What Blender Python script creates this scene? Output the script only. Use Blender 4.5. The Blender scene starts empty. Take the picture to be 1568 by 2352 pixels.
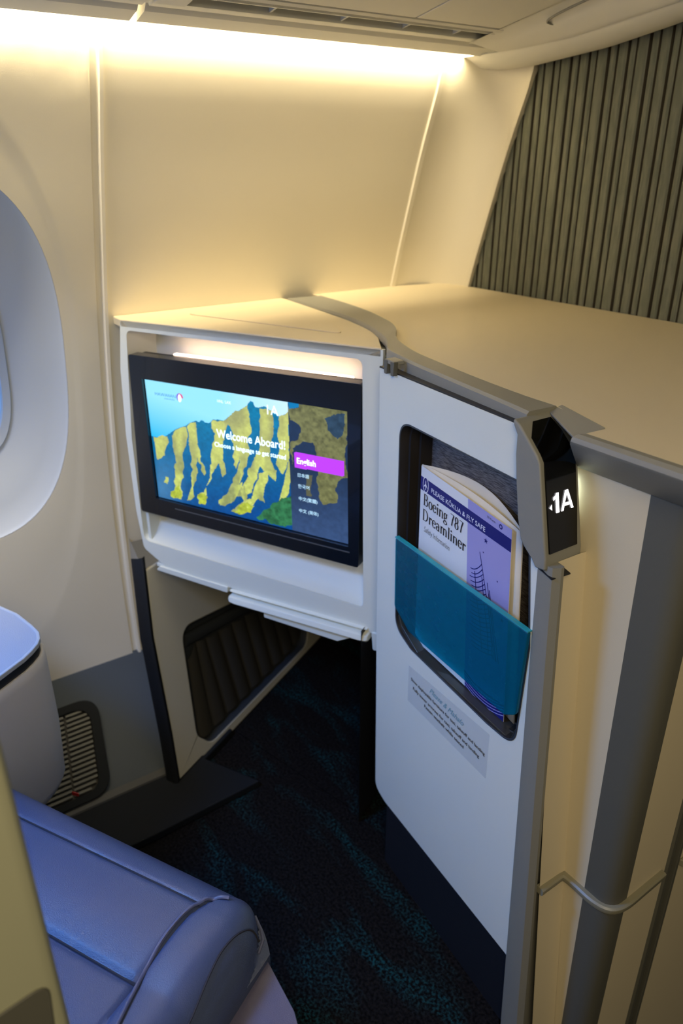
import bpy, bmesh, math, random
import numpy as np
from mathutils import Vector, Matrix
random.seed(4)
sc = bpy.context.scene
COL = sc.collection
# ------------------------------------------------------------------ camera, world, lights, exposure
YAW = 0.967195; PITCH = 0.435165; HC = 1.45
VD = Vector((-math.sin(YAW), math.cos(YAW), 0)); RD = Vector((math.cos(YAW), math.sin(YAW), 0))
FW = VD * math.cos(PITCH) - Vector((0, 0, 1)) * math.sin(PITCH); UP = RD.cross(FW)
cam = bpy.data.objects.new('camera', bpy.data.cameras.new('camera')); COL.objects.link(cam)
M = Matrix((RD, UP, -FW)).transposed().to_4x4(); M.translation = (0, 0, HC); cam.matrix_world = M
cam.data.sensor_fit = 'VERTICAL'; cam.data.sensor_height = 36; cam.data.sensor_width = 24
cam.data.lens = 36 * 1723 / 2352; cam.data.clip_start = .02
cam.data.dof.use_dof = True; cam.data.dof.focus_distance = 1.08; cam.data.dof.aperture_fstop = 4.2
sc.camera = cam
w = bpy.data.worlds.new('world'); sc.world = w; w.use_nodes = True
w.node_tree.nodes['Background'].inputs[0].default_value = (.72, .66, .56, 1)
w.node_tree.nodes['Background'].inputs[1].default_value = .16
sc.view_settings.view_transform = 'Standard'; sc.view_settings.look = 'None'
sc.view_settings.exposure = 0; sc.view_settings.gamma = 1


def area(name, loc, direction, sx, sy, watts, col, spread=180):
    l = bpy.data.lights.new(name, 'AREA'); l.shape = 'RECTANGLE'; l.size = sx; l.size_y = sy
    l.energy = watts; l.color = col; l.spread = math.radians(spread)
    o = bpy.data.objects.new(name, l); COL.objects.link(o); o.location = loc
    o.rotation_euler = Vector(direction).to_track_quat('-Z', 'Y').to_euler(); return o


# warm strip behind the valance washing the sidewall
o = area('sidewall_wash_lamp', (-1.438, .30, 1.725), (-.12, 0, -1), 2.2, .03, 17.5, (1, .83, .53), 126)
z_ = Vector((1.1, 0, 1)).normalized(); x_ = Vector((0, 1, 0)); y_ = z_.cross(x_)
o.rotation_euler = Matrix((x_, y_, z_)).transposed().to_euler()
# blue daylight of the dimmed windows further aft
area('aft_window_light', (-1.5, -.75, 1.15), (.75, 1, -.5), .5, .5, 3.2, (.14, .40, 1))
# cool cabin mood light above the seat, warm cabin light above the aisle
area('cabin_mood_light', (-1.12, -.40, 1.68), (.22, .48, -1.2), .3, .3, 9, (.10, .34, 1), 110)
area('aisle_ceiling_light', (.55, -.35, 1.95), (-.9, .9, -.75), .5, .8, 16, (1, .82, .53))

# ------------------------------------------------------------------ materials


def mat(name, col, rough=.5, metal=0, spec=.5, bump=0, bscale=300, emit=None, estr=0, coat=0):
    m = bpy.data.materials.new(name); m.use_nodes = True; nt = m.node_tree; b = nt.nodes['Principled BSDF']
    b.inputs['Base Color'].default_value = (*col, 1); b.inputs['Roughness'].default_value = rough
    b.inputs['Metallic'].default_value = metal; b.inputs['Specular IOR Level'].default_value = spec
    b.inputs['Coat Weight'].default_value = coat
    if emit:
        b.inputs['Emission Color'].default_value = (*emit, 1); b.inputs['Emission Strength'].default_value = estr
    n = nt.nodes.new('ShaderNodeTexNoise'); n.inputs['Scale'].default_value = bscale
    tc = nt.nodes.new('ShaderNodeTexCoord'); nt.links.new(tc.outputs['Object'], n.inputs['Vector'])
    if bump:
        bp = nt.nodes.new('ShaderNodeBump'); bp.inputs['Strength'].default_value = bump; bp.inputs['Distance'].default_value = .001
        nt.links.new(n.outputs['Fac'], bp.inputs['Height']); nt.links.new(bp.outputs['Normal'], b.inputs['Normal'])
    else:
        mr = nt.nodes.new('ShaderNodeMapRange'); mr.inputs['To Min'].default_value = max(rough - .03, 0); mr.inputs['To Max'].default_value = min(rough + .03, 1)
        nt.links.new(n.outputs['Fac'], mr.inputs['Value']); nt.links.new(mr.outputs['Result'], b.inputs['Roughness'])
    return m


M_wall = mat('sidewall_plastic', (.74, .69, .56), .55, bump=.15, bscale=900)
M_seam = mat('seam_strip_plastic', (.78, .73, .60), .45)
M_filler = mat('filler_strip', (.34, .31, .25), .5)
M_dado = mat('dado_plastic', (.042, .056, .072), .6)
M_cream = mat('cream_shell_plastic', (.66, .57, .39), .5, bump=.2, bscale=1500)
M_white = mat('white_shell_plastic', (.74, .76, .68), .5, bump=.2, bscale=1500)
M_trim = mat('grey_trim_plastic', (.23, .225, .19), .5, bump=.25, bscale=1500)
M_post = mat('grey_post_plastic', (.10, .098, .078), .5, bump=.2, bscale=1500)
M_ceil = mat('ceiling_plastic', (.74, .73, .66), .6)
M_slot = mat('slot_dark', (.03, .028, .022), .7)
M_black = mat('black_plastic', (.008, .009, .011), .4)
M_bezel = mat('bezel_black', (.006, .009, .015), .22, coat=.3)
M_gloss = mat('black_glass', (.002, .002, .002), .08, spec=.35)
M_kick = mat('kick_panel_navy', (.006, .008, .013), .6)
M_plinth = mat('plinth_charcoal', (.008, .010, .013), .7, spec=.2)
M_leather = mat('seat_leather', (.055, .075, .15), .36, bump=.5, bscale=700)
M_leatherd = mat('seat_leather_dark', (.035, .035, .045), .45, bump=.4, bscale=700)
M_pip = mat('seat_piping', (.09, .10, .17), .35)
M_seamline = mat('seam_thread', (.02, .02, .03), .7)
M_fab = mat('ledge_fabric', (.34, .38, .46), .75, bump=.8, bscale=500)
M_ledge = mat('ledge_plastic', (.66, .63, .62), .55, bump=.2, bscale=1200)
M_ledgerim = mat('ledge_rim', (.45, .48, .52), .35)
M_vent = mat('vent_louvre', (.10, .10, .085), .5)
M_mesh = mat('pocket_mesh', (.030, .028, .022), .8, bump=1, bscale=400)
M_roll = mat('pocket_roll', (.03, .035, .04), .6)
M_card = mat('card_white', (.78, .79, .80), .4)
M_cardb = mat('card_back', (.72, .66, .54), .5)
M_lav = mat('card_lavender', (.36, .34, .66), .4)
M_navy = mat('card_navy', (.005, .008, .16), .4)
M_ink = mat('ink_black', (.012, .012, .02), .5)
M_inkw = mat('ink_white', (.8, .8, .85), .5)
M_cyan = mat('ink_cyan', (.16, .36, .42), .5)
M_red = mat('red_tag', (.4, .02, .015), .5)
M_stop = mat('pocket_ledge_metal', (.10, .095, .085), .25, metal=.6)
M_strip = mat('strip_light_glow', (1, .9, .8), .5, emit=(1, .66, .47), estr=11)
M_btn = mat('indicator_light_glow', (1, 1, 1), .5, emit=(.65, .95, 1), estr=6)
M_num = mat('numeral_glow', (1, 1, 1), .5, emit=(1, .96, 1), estr=3.2)
M_lamp = mat('sign_side_lamp_glow', (1, 1, 1), .5, emit=(.75, .92, .85), estr=14)
M_pane = mat('window_pane_glow', (.1, .2, .4), .2, emit=(.16, .38, .8), estr=.8)
M_txtglow = mat('caption_glow', (1, 1, 1), .5, emit=(.75, 1, 1), estr=1.15)
M_txtdim = mat('caption_glow_cyan', (1, 1, 1), .5, emit=(.35, .75, .85), estr=.8)
M_logo = mat('logo_text_glow', (0, 0, 0), .5, emit=(.03, .22, .62), estr=1)
M_pink = mat('emblem_pink_glow', (0, 0, 0), .5, emit=(.75, .12, .30), estr=1)
M_purple = mat('emblem_purple_glow', (0, 0, 0), .5, emit=(.25, .15, .8), estr=1)


def mat_decal():
    m = bpy.data.materials.new('clear_decal'); m.use_nodes = True; nt = m.node_tree
    b = nt.nodes['Principled BSDF']; b.inputs['Base Color'].default_value = (.6, .63, .68, 1); b.inputs['Roughness'].default_value = .25
    b.inputs['Alpha'].default_value = .13
    return m


M_decal = mat_decal()


def mat_teal():
    m = bpy.data.materials.new('teal_glass'); m.use_nodes = True; nt = m.node_tree; nt.nodes.clear()
    out = nt.nodes.new('ShaderNodeOutputMaterial'); mx = nt.nodes.new('ShaderNodeMixShader')
    tr = nt.nodes.new('ShaderNodeBsdfTransparent'); tr.inputs[0].default_value = (.05, .78, .90, 1)
    p = nt.nodes.new('ShaderNodeBsdfPrincipled'); p.inputs['Base Color'].default_value = (.003, .15, .24, 1)
    p.inputs['Roughness'].default_value = .3
    n = nt.nodes.new('ShaderNodeTexNoise'); n.inputs['Scale'].default_value = 9
    mr = nt.nodes.new('ShaderNodeMapRange'); mr.inputs['To Min'].default_value = .36; mr.inputs['To Max'].default_value = .56
    nt.links.new(n.outputs['Fac'], mr.inputs['Value']); nt.links.new(mr.outputs['Result'], mx.inputs[0])
    nt.links.new(tr.outputs[0], mx.inputs[1]); nt.links.new(p.outputs[0], mx.inputs[2]); nt.links.new(mx.outputs[0], out.inputs[0])
    return m


M_teal = mat_teal()


def mat_carpet():
    m = mat('carpet', (.01, .01, .01), .95, spec=.1); nt = m.node_tree; b = nt.nodes['Principled BSDF']
    N = nt.nodes.new; L = nt.links.new
    tc = N('ShaderNodeTexCoord'); mp = N('ShaderNodeMapping'); mp.inputs['Rotation'].default_value = (0, 0, math.radians(-62)); mp.inputs['Scale'].default_value = (2.2, 7, 1)
    L(tc.outputs['Object'], mp.inputs['Vector'])
    big = N('ShaderNodeTexNoise'); big.inputs['Scale'].default_value = 1.6; big.inputs['Detail'].default_value = 3; big.inputs['Distortion'].default_value = .9
    L(mp.outputs[0], big.inputs['Vector'])
    r1 = N('ShaderNodeMapRange'); r1.inputs['From Min'].default_value = .50; r1.inputs['From Max'].default_value = .68
    L(big.outputs['Fac'], r1.inputs['Value'])
    fine = N('ShaderNodeTexNoise'); fine.inputs['Scale'].default_value = 170; fine.inputs['Detail'].default_value = 4; L(tc.outputs['Object'], fine.inputs['Vector'])
    r2 = N('ShaderNodeMapRange'); r2.inputs['From Min'].default_value = .42; r2.inputs['From Max'].default_value = .62; L(fine.outputs['Fac'], r2.inputs['Value'])
    mu = N('ShaderNodeMath'); mu.operation = 'MULTIPLY'; L(r1.outputs[0], mu.inputs[0]); L(r2.outputs[0], mu.inputs[1])
    mix = N('ShaderNodeMix'); mix.data_type = 'RGBA'; mix.inputs[6].default_value = (.0060, .0052, .005, 1); mix.inputs[7].default_value = (.004, .030, .033, 1)
    L(mu.outputs[0], mix.inputs[0])
    bf = N('ShaderNodeMix'); bf.data_type = 'RGBA'; bf.blend_type = 'MULTIPLY'; bf.inputs[0].default_value = 1
    vr = N('ShaderNodeMapRange'); vr.inputs['From Min'].default_value = .35; vr.inputs['From Max'].default_value = .65; vr.inputs['To Min'].default_value = .25; vr.inputs['To Max'].default_value = 1.9
    L(fine.outputs['Fac'], vr.inputs['Value']); L(mix.outputs[2], bf.inputs[6]); L(vr.outputs[0], bf.inputs[7])
    L(bf.outputs[2], b.inputs['Base Color'])
    bp = N('ShaderNodeBump'); bp.inputs['Strength'].default_value = .8; bp.inputs['Distance'].default_value = .003
    L(fine.outputs['Fac'], bp.inputs['Height']); L(bp.outputs[0], b.inputs['Normal'])
    return m


M_carpet = mat_carpet()


def mat_ribs(name, c1, c2, dirv, scale, rough=.7):
    m = mat(name, c1, rough); nt = m.node_tree; b = nt.nodes['Principled BSDF']; N = nt.nodes.new; L = nt.links.new
    tc = N('ShaderNodeTexCoord'); mp = N('ShaderNodeMapping'); mp.inputs['Scale'].default_value = dirv
    L(tc.outputs['Object'], mp.inputs['Vector'])
    n = N('ShaderNodeTexNoise'); n.inputs['Scale'].default_value = scale; n.inputs['Detail'].default_value = 3; L(mp.outputs[0], n.inputs['Vector'])
    r = N('ShaderNodeMapRange'); r.inputs['From Min'].default_value = .4; r.inputs['From Max'].default_value = .6; L(n.outputs['Fac'], r.inputs['Value'])
    mix = N('ShaderNodeMix'); mix.data_type = 'RGBA'; mix.inputs[6].default_value = (*c1, 1); mix.inputs[7].default_value = (*c2, 1)
    L(r.outputs[0], mix.inputs[0]); L(mix.outputs[2], b.inputs['Base Color'])
    bp = N('ShaderNodeBump'); bp.inputs['Strength'].default_value = .5; bp.inputs['Distance'].default_value = .001
    L(n.outputs['Fac'], bp.inputs['Height']); L(bp.outputs[0], b.inputs['Normal'])
    return m


M_bulk = mat_ribs('bulkhead_fabric', (.105, .115, .085), (.14, .145, .11), (1, 1, .15), 150)
M_groove = mat('bulkhead_groove', (.045, .036, .022), .8)
M_weave = mat_ribs('woven_back_panel', (.06, .048, .040), (.20, .17, .15), (8, 8, 90), 9)

# ------------------------------------------------------------------ mesh helpers


def tag(o, label=None, cat=None, group=None, kind=None):
    if label: o['label'] = label
    if cat: o['category'] = cat
    if group: o['group'] = group
    if kind: o['kind'] = kind
    return o


def root(name, loc, label, cat, group=None):
    o = bpy.data.objects.new(name, None); COL.objects.link(o); o.location = loc; o.empty_display_size = .05
    tag(o, label, cat, group); return o


def finish(name, bm, m, parent=None, smooth=35, bevel=0, seg=2, solid=0):
    me = bpy.data.meshes.new(name); bmesh.ops.remove_doubles(bm, verts=bm.verts, dist=1e-6)
    bmesh.ops.recalc_face_normals(bm, faces=bm.faces); bm.to_mesh(me); bm.free()
    ms = m if isinstance(m, (list, tuple)) else [m]
    for x in ms: me.materials.append(x)
    o = bpy.data.objects.new(name, me); COL.objects.link(o)
    if smooth:
        me.polygons.foreach_set('use_smooth', [True] * len(me.polygons)); me.set_sharp_from_angle(angle=math.radians(smooth))
    if solid:
        s = o.modifiers.new('solid', 'SOLIDIFY'); s.thickness = solid; s.offset = 0
    if bevel:
        b = o.modifiers.new('bevel', 'BEVEL'); b.width = bevel; b.segments = seg; b.limit_method = 'ANGLE'; b.angle_limit = math.radians(35); b.harden_normals = True
    if parent:
        o.parent = parent; bpy.context.view_layer.update(); o.matrix_parent_inverse = Matrix.Translation(-parent_world(parent))
    return o


def parent_world(p):
    v = Vector(p.location)
    while p.parent:
        # every child mesh sits at the world origin of its thing
        p = p.parent
        return Vector((0, 0, 0))
    return v


class Fr:
    """a flat frame: origin, u axis, v axis, w axis (towards the viewer side)"""
    def __init__(s, o, u, v, w): s.o = Vector(o); s.u = Vector(u); s.v = Vector(v); s.w = Vector(w)
    def P(s, x, y, z=0): return s.o + s.u * x + s.v * y + s.w * z


XY = Fr((0, 0, 0), (1, 0, 0), (0, 1, 0), (0, 0, 1))
A1 = Vector((-1.59779532, .53024746, 0)); D1 = Vector((.88024612, .4745174, 0)); N1 = Vector((.4745174, -.88024612, 0))
P1 = Fr(A1, D1, (0, 0, 1), N1)                       # screen cabinet front
D2 = Vector((.99525496, -.09730142, 0)); N2 = Vector((-.09730142, -.99525496, 0))
P2 = Fr((-.65464349, .73637343, 0), D2, (0, 0, 1), N2)   # divider front


def rr(u0, v0, u1, v1, r, n=6):
    return rpoly([(u0, v0), (u1, v0), (u1, v1), (u0, v1)], r, n)


def rpoly(pts, r, n=6):
    """polygon with rounded corners; r a number or one per corner"""
    out = []; k = len(pts); rs = r if isinstance(r, (list, tuple)) else [r] * k
    for i in range(k):
        p = Vector(pts[i]); a = Vector(pts[i - 1]) - p; b = Vector(pts[(i + 1) % k]) - p; rad = rs[i]
        if rad <= 0: out.append(tuple(p)); continue
        la = a.length; lb = b.length; a /= la; b /= lb
        ang = a.angle(b); t = min(rad / math.tan(ang / 2), la * .49, lb * .49)
        s = p + a * t; e = p + b * t
        for j in range(n + 1):
            f = j / n; q = s * (1 - f) ** 2 + p * 2 * f * (1 - f) + e * f ** 2; out.append((q.x, q.y))
    return out


def add_slab(bm, fr, outer, w0, w1, holes=(), mi=0):
    """polygon with holes extruded from w0 to w1"""
    loops = [outer] + list(holes); es = []; all0 = []
    for lp in loops:
        vs = [bm.verts.new(fr.P(x, y, w1)) for x, y in lp]; all0.append(vs)
        es += [bm.edges.new((vs[i], vs[(i + 1) % len(vs)])) for i in range(len(vs))]
    if holes:
        res = bmesh.ops.triangle_fill(bm, use_beauty=True, use_dissolve=False, edges=es)
        fs = [f for f in res['geom'] if isinstance(f, bmesh.types.BMFace)]
    else:
        fs = [bm.faces.new(all0[0])]
    bot = {}
    for vs in all0:
        for v in vs: bot[v] = bm.verts.new(v.co + fr.w * (w0 - w1))
    for f in fs:
        f.material_index = mi; g = bm.faces.new([bot[v] for v in reversed(f.verts)]); g.material_index = mi
    for vs in all0:
        n = len(vs)
        for i in range(n):
            a, b = vs[i], vs[(i + 1) % n]; g = bm.faces.new((a, b, bot[b], bot[a])); g.material_index = mi


def slab(name, fr, outer, w0, w1, m, parent=None, holes=(), bevel=0, smooth=35, seg=2):
    bm = bmesh.new(); add_slab(bm, fr, outer, w0, w1, holes)
    return finish(name, bm, m, parent, smooth, bevel, seg)


def add_loft(bm, loops, closed=True, caps=(False, False)):
    rows = [[bm.verts.new(Vector(p)) for p in lp] for lp in loops]
    for a, b in zip(rows, rows[1:]):
        n = len(a); rng = range(n) if closed else range(n - 1)
        for i in rng:
            j = (i + 1) % n
            try: bm.faces.new((a[i], a[j], b[j], b[i]))
            except ValueError: pass
    if caps[0]: bm.faces.new(rows[0])
    if caps[1]: bm.faces.new(rows[-1])
    return rows


def loft(name, loops, m, parent=None, closed=True, caps=(False, False), smooth=35, bevel=0, solid=0):
    bm = bmesh.new(); add_loft(bm, loops, closed, caps); return finish(name, bm, m, parent, smooth, bevel, solid=solid)


def add_tube(bm, pts, r, n=8, flat=1):
    pts = [Vector(p) for p in pts]; loops = []
    for i, p in enumerate(pts):
        t = (pts[min(i + 1, len(pts) - 1)] - pts[max(i - 1, 0)]).normalized()
        a = t.cross(Vector((0, 0, 1)));
        if a.length < .01: a = t.cross(Vector((1, 0, 0)))
        a.normalize(); b = a.cross(t)
        loops.append([p + a * r * math.cos(k * 2 * math.pi / n) + b * r * flat * math.sin(k * 2 * math.pi / n) for k in range(n)])
    add_loft(bm, loops, True, (True, True))


def tube(name, pts, r, m, parent=None, n=8, flat=1):
    bm = bmesh.new(); add_tube(bm, pts, r, n, flat); return finish(name, bm, m, parent, 60)


def spline(pts, n=6):
    """Catmull-Rom through points"""
    P = [Vector(p) for p in pts]; out = []
    for i in range(len(P) - 1):
        a = P[max(i - 1, 0)]; b = P[i]; c = P[i + 1]; d = P[min(i + 2, len(P) - 1)]
        for k in range(n):
            t = k / n; out.append(.5 * ((2 * b) + (c - a) * t + (2 * a - 5 * b + 4 * c - d) * t * t + (3 * b - 3 * c + d - a) * t ** 3))
    out.append(P[-1]); return out


def text(name, s, fr, x, y, wdt, m, parent, h=None, z=.0004, bold=0, shear=0, ext=.0001, dy=0):
    """lettering fitted to width wdt with its baseline start at (x, y) of the frame; dy: rise over the width"""
    cu = bpy.data.curves.new('t', 'FONT'); cu.body = s; cu.offset = bold; cu.shear = shear; cu.resolution_u = 3
    ob = bpy.data.objects.new('t', cu); COL.objects.link(ob); dg = bpy.context.evaluated_depsgraph_get()
    me = bpy.data.meshes.new_from_object(ob.evaluated_get(dg)); bpy.data.objects.remove(ob)
    xs = [v.co.x for v in me.vertices]; ys = [v.co.y for v in me.vertices]
    if not xs: return None
    k = wdt / (max(xs) - min(xs)); kh = k if h is None else h / (max(ys) - 0)
    bm = bmesh.new(); bm.from_mesh(me); bpy.data.meshes.remove(me)
    x0 = min(xs)
    for v in bm.verts:
        lx = (v.co.x - x0) * k; v.co = fr.P(x + lx, y + v.co.y * kh + dy * lx / wdt, z)
    return finish(name, bm, m, parent, 0)


# ------------------------------------------------------------------ SETTING: floor, sidewall, window, bulkhead, ceiling
PROF = [(-.02, -1.455), (.02, -1.47), (.10, -1.62), (.17, -1.70), (.225, -1.733), (.30, -1.741), (.494, -1.739), (.746, -1.722), (.974, -1.686),
        (1.176, -1.637), (1.352, -1.581), (1.505, -1.532), (1.666, -1.464), (1.69, -1.468), (1.80, -1.475)]


def wx(z):
    for (z0, x0), (z1, x1) in zip(PROF, PROF[1:]):
        if z <= z1: return x0 + (x1 - x0) * (z - z0) / (z1 - z0)
    return PROF[-1][1]


# smoothed version
_zs = np.linspace(.225, 1.80, 80); _xs = np.array([wx(z) for z in _zs]); _k = np.ones(9) / 9
_sm = np.convolve(np.pad(_xs, 4, mode='reflect', reflect_type='odd'), _k, 'valid')


def wxs(z): return float(np.interp(z, _zs, _sm))


SEAM1, SEAM2 = .497, 1.298
fl = slab('floor', XY, [(-2.1, -1.6), (-.47, -1.6), (-.47, .66), (-.56, .745), (-.56, 2.2), (-2.1, 2.2)], -.34, 0, M_carpet, smooth=0); tag(fl, kind='structure')
fl = slab('floor', XY, [(-.62, -1.6), (1.2, -1.6), (1.2, 2.2), (-.62, 2.2)], -.37, -.34, M_carpet, smooth=0); tag(fl, kind='structure')

ZS = list(np.linspace(.225, 1.80, 40))


def wall_strip(bm, y0, y1, off0=0, off1=0, ny=2, zs=ZS):
    add_loft(bm, [[(wxs(z) + off0 + (off1 - off0) * j / (ny - 1), y0 + (y1 - y0) * j / (ny - 1), z) for z in zs] for j in range(ny)], False)


WY, WZ = .165, 1.06                                  # window centre


def sup(hw, hh, hb, n, t):
    c, s = math.cos(t), math.sin(t); e = 2 / n
    return hw * math.copysign(abs(c) ** e, c), (hh if s > 0 else hb) * math.copysign(abs(s) ** e, s)


def window_panel(yc, y0, y1):
    """sidewall panel around a window, the funnel, the inner frame and the pane"""
    NA = 96; angs = [2 * math.pi * i / NA for i in range(NA)]; z0, z1 = .225, 1.80
    for cz in (math.atan2(z1 - WZ, y1 - yc),): pass
    def rect(t):
        c, s = math.cos(t), math.sin(t); k = min((y1 - yc) / max(abs(c), 1e-9), ((z1 - WZ) if s > 0 else (WZ - z0)) / max(abs(s), 1e-9)); return c * k, s * k
    corners = [math.atan2(z1 - WZ, y1 - yc), math.atan2(z1 - WZ, y0 - yc), math.atan2(z0 - WZ, y0 - yc) + 2 * math.pi, math.atan2(z0 - WZ, y1 - yc) + 2 * math.pi]
    angs = sorted(angs + corners)
    O1 = [sup(.285, .52, .70, 2.4, t) for t in angs]; O2 = [sup(.258, .40, .405, 2.6, t) for t in angs]
    bm = bmesh.new(); loops = []
    def lp(pts, off): return [(wxs(min(max(WZ + b, z0), z1)) - off, yc + a, WZ + b) for a, b in pts]
    R = [rect(t) for t in angs]
    for f in (0, .15, .3, .45, .6, .75, .9, 1): loops.append(lp([(r[0] * (1 - f) + o[0] * f, r[1] * (1 - f) + o[1] * f) for r, o in zip(R, O1)], 0))
    loops.append(lp([(a * .96, b * .975) for a, b in O1], .0015))
    for f in (.5, 1): loops.append(lp([(o[0] * (1 - f) + q[0] * f, o[1] * (1 - f) + q[1] * f) for o, q in zip(O1, O2)], .0015))
    add_loft(bm, loops, True)
    wl = finish('wall_left', bm, M_wall, None, 30); tag(wl, kind='structure')
    I1 = [sup(.150, .26, .225, 3.2, t) for t in angs]; I2 = [sup(.132, .242, .205, 3.2, t) for t in angs]
    r = bpy.data.objects.new('window_1', None); COL.objects.link(r); r.location = (wxs(WZ), yc, WZ); tag(r, kind='structure')
    L = [lp(O2, .004), lp([(a * .975, b * .98) for a, b in O2], .012)]
    for f in (.33, .66, 1): L.append(lp([(o[0] * .975 * (1 - f) + q[0] * f, o[1] * .98 * (1 - f) + q[1] * f) for o, q in zip(O2, I1)], .012 + .045 * f))
    loft('window_reveal', L, mat('reveal_plastic', (.50, .54, .58), .5), r, True)
    L = [lp([(a * 1.0, b) for a, b in I1], .057), lp([(a * .98, b * .985) for a, b in I1], .052), lp(I2, .058), lp(I2, .085)]
    loft('window_frame', L, mat('window_frame_plastic', (.42, .46, .50), .4), r, True)
    bm = bmesh.new(); f = bm.faces.new([bm.verts.new(p) for p in lp(I2, .080)])
    finish('window_pane', bm, M_pane, r, 0)
    return r


window_panel(WY, SEAM1 - .664, SEAM1)
# sidewall forward of the seam, turning inboard into the bulkhead closeout
bm = bmesh.new()
wall_strip(bm, SEAM1 + .022, .53); wall_strip(bm, .53, SEAM2 - .008, zs=[.56] + [z for z in ZS if z > .57])
tag(finish('wall_left', bm, M_wall, None, 30), kind='structure')
bm = bmesh.new(); wall_strip(bm, -1.6, SEAM1 - .686); tag(finish('wall_left', bm, M_wall, None, 30), kind='structure')
bm = bmesh.new()
cl = [(0, SEAM2 + .008), (.004, 1.36), (.014, 1.40), (.034, 1.432), (.062, 1.452), (.095, 1.462), (.112, 1.464), (.114, 1.456), (.126, 1.456), (.1255, 1.458), (.112, 1.50)]
add_loft(bm, [[(wxs(z) + dx, y, z) for z in ZS] for dx, y in cl], False)
tag(finish('trim_3', bm, M_wall, None, 40), kind='structure')
# raised seam strips
for i, (yy, hw) in enumerate(((SEAM1 + .011, .013), (SEAM2, .0085), (SEAM1 - .675, .013))):
    bm = bmesh.new()
    pr = [(-hw, .0), (-hw * .9, -.004), (hw * .1, -.005), (hw * .4, .003), (hw * .9, .004), (hw, -.006)] if i != 1 else [(-hw, -.004), (-hw * .7, .006), (hw * .7, .006), (hw, -.004)]
    add_loft(bm, [[(wxs(z) + dx, yy + dy, z) for z in ZS] for dy, dx in pr], False)
    tag(finish('trim_%d' % (1 if i == 0 else 2 if i == 1 else 4), bm, M_seam, None, 25), kind='structure')
# lower sloping dado
bm = bmesh.new(); zd = [(.232, -1.737), (.222, -1.728), (.17, -1.690), (.10, -1.600), (.02, -1.470)]
add_loft(bm, [[(x, y, z) for z, x in zd] for y in (-1.6, .530)], False)
tag(finish('wall_left', bm, M_dado, None, 20), kind='structure')
bm = bmesh.new(); add_slab(bm, Fr((0, 0, 0), (1, 0, 0), (0, 0, 1), (0, 1, 0)), [(-1.480, .012), (-1.464, .012), (-1.461, .020), (-1.464, .026), (-1.480, .034)], -1.6, .49)
tag(finish('baseboard_left', bm, mat('dado_edge', (.055, .057, .058), .6), None, 30), kind='structure')
# charcoal plinth on the floor along the wall
slab('trim_5', XY, [(-1.47, -.6), (-1.32, -.6), (-1.30, .36), (-1.31, .65), (-1.46, .57), (-1.52, .68), (-1.62, .65), (-1.47, .45)], 0, .022, M_plinth, bevel=.004)['kind'] = 'structure'

# ribbed bulkhead
bm = bmesh.new(); pts = []; x = -1.72; k = 0
while x < 1.3:
    wdt = (.021, .013, .024, .015)[k % 4]; g = (.0065, .004, .0075, .005)[k % 4]; d = (.009, .005, .010, .006)[k % 4]
    pts += [(x, 0, 0), (x + .004, -.0025, 0), (x + wdt - .004, -.0025, 0), (x + wdt, 0, 1), (x + wdt + g * .3, d, 1), (x + wdt + g * .7, d, 1)]
    x += wdt + g; k += 1
rows = [[bm.verts.new((px, 1.474 + py, z)) for px, py, _ in pts] for z in (0, 1.0, 2.2)]
for a, b in zip(rows, rows[1:]):
    for i in range(len(pts) - 1):
        f = bm.faces.new((a[i], a[i + 1], b[i + 1], b[i])); f.material_index = 1 if pts[i][2] else 0
wf = finish('wall_front', bm, [M_bulk, M_groove], None, 25); tag(wf, kind='structure')

# ceiling: valance, sloping underside with the air slot, rounded closing edge
TS = .17


def cz(x): return 1.6665 + (x + 1.428) * TS


JY = .558
def cpan(name, x0, x1, y0, y1, m, up=.0, th=.012, bev=.002):
    bm = bmesh.new(); vs = []
    for dz in (up, up + th):
        vs.append([bm.verts.new((x, y, cz(x) + dz)) for x, y in ((x0, y0), (x1, y0), (x1, y1), (x0, y1))])
    bm.faces.new(vs[0][::-1]); bm.faces.new(vs[1])
    for i in range(4): bm.faces.new((vs[0][i], vs[0][(i + 1) % 4], vs[1][(i + 1) % 4], vs[1][i]))
    o = finish(name, bm, m, None, 30, bev); tag(o, kind='structure'); return o


for y0, y1 in ((-1.5, JY - .006), (JY + .006, 1.40)):
    # valance lip (profile in x, dz), closes towards the wall
    prf = [(-1.428, 0), (-1.388, .003), (-1.376, .014), (-1.371, .014), (-1.366, .004), (-1.350, .003), (-1.346, .03), (-1.40, .03), (-1.425, .014)]
    bm = bmesh.new(); add_loft(bm, [[(x, y, cz(x) + dz) for x, dz in prf] for y in (y0, y1)], True, (True, True))
    tag(finish('trim_6', bm, M_ceil, None, 30), kind='structure')
    prf = [(-1.312, .003), (-1.302, 0), (-1.298, .012), (-1.293, .012), (-1.288, -.001), (-1.278, 0), (-1.274, .02), (-1.31, .02)]
    bm = bmesh.new(); add_loft(bm, [[(x, y, cz(x) + dz) for x, dz in prf] for y in (y0, y1)], True, (True, True))
    tag(finish('trim_7', bm, M_ceil, None, 30), kind='structure')
cpan('ceiling', -1.345, -1.311, -1.5, -.05, M_ceil); cpan('ceiling', -1.345, -1.311, JY - .035, JY - .004, M_ceil); cpan('ceiling', -1.345, -1.311, JY + .004, JY + .06, M_ceil)
cpan('ceiling', -1.345, -1.311, 1.405, 1.46, M_ceil)
ys = [-1.5, JY - .004, JY + .004, 1.046, 1.052, 1.262]
for y0, y1 in ((-1.5, JY - .004), (JY + .004, 1.043), (1.047, 1.262)): cpan('ceiling', -1.273, -.86, y0, y1, M_ceil)
cpan('ceiling', -1.36, -.60, -1.5, 1.5, M_ceil, up=.035)
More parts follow.
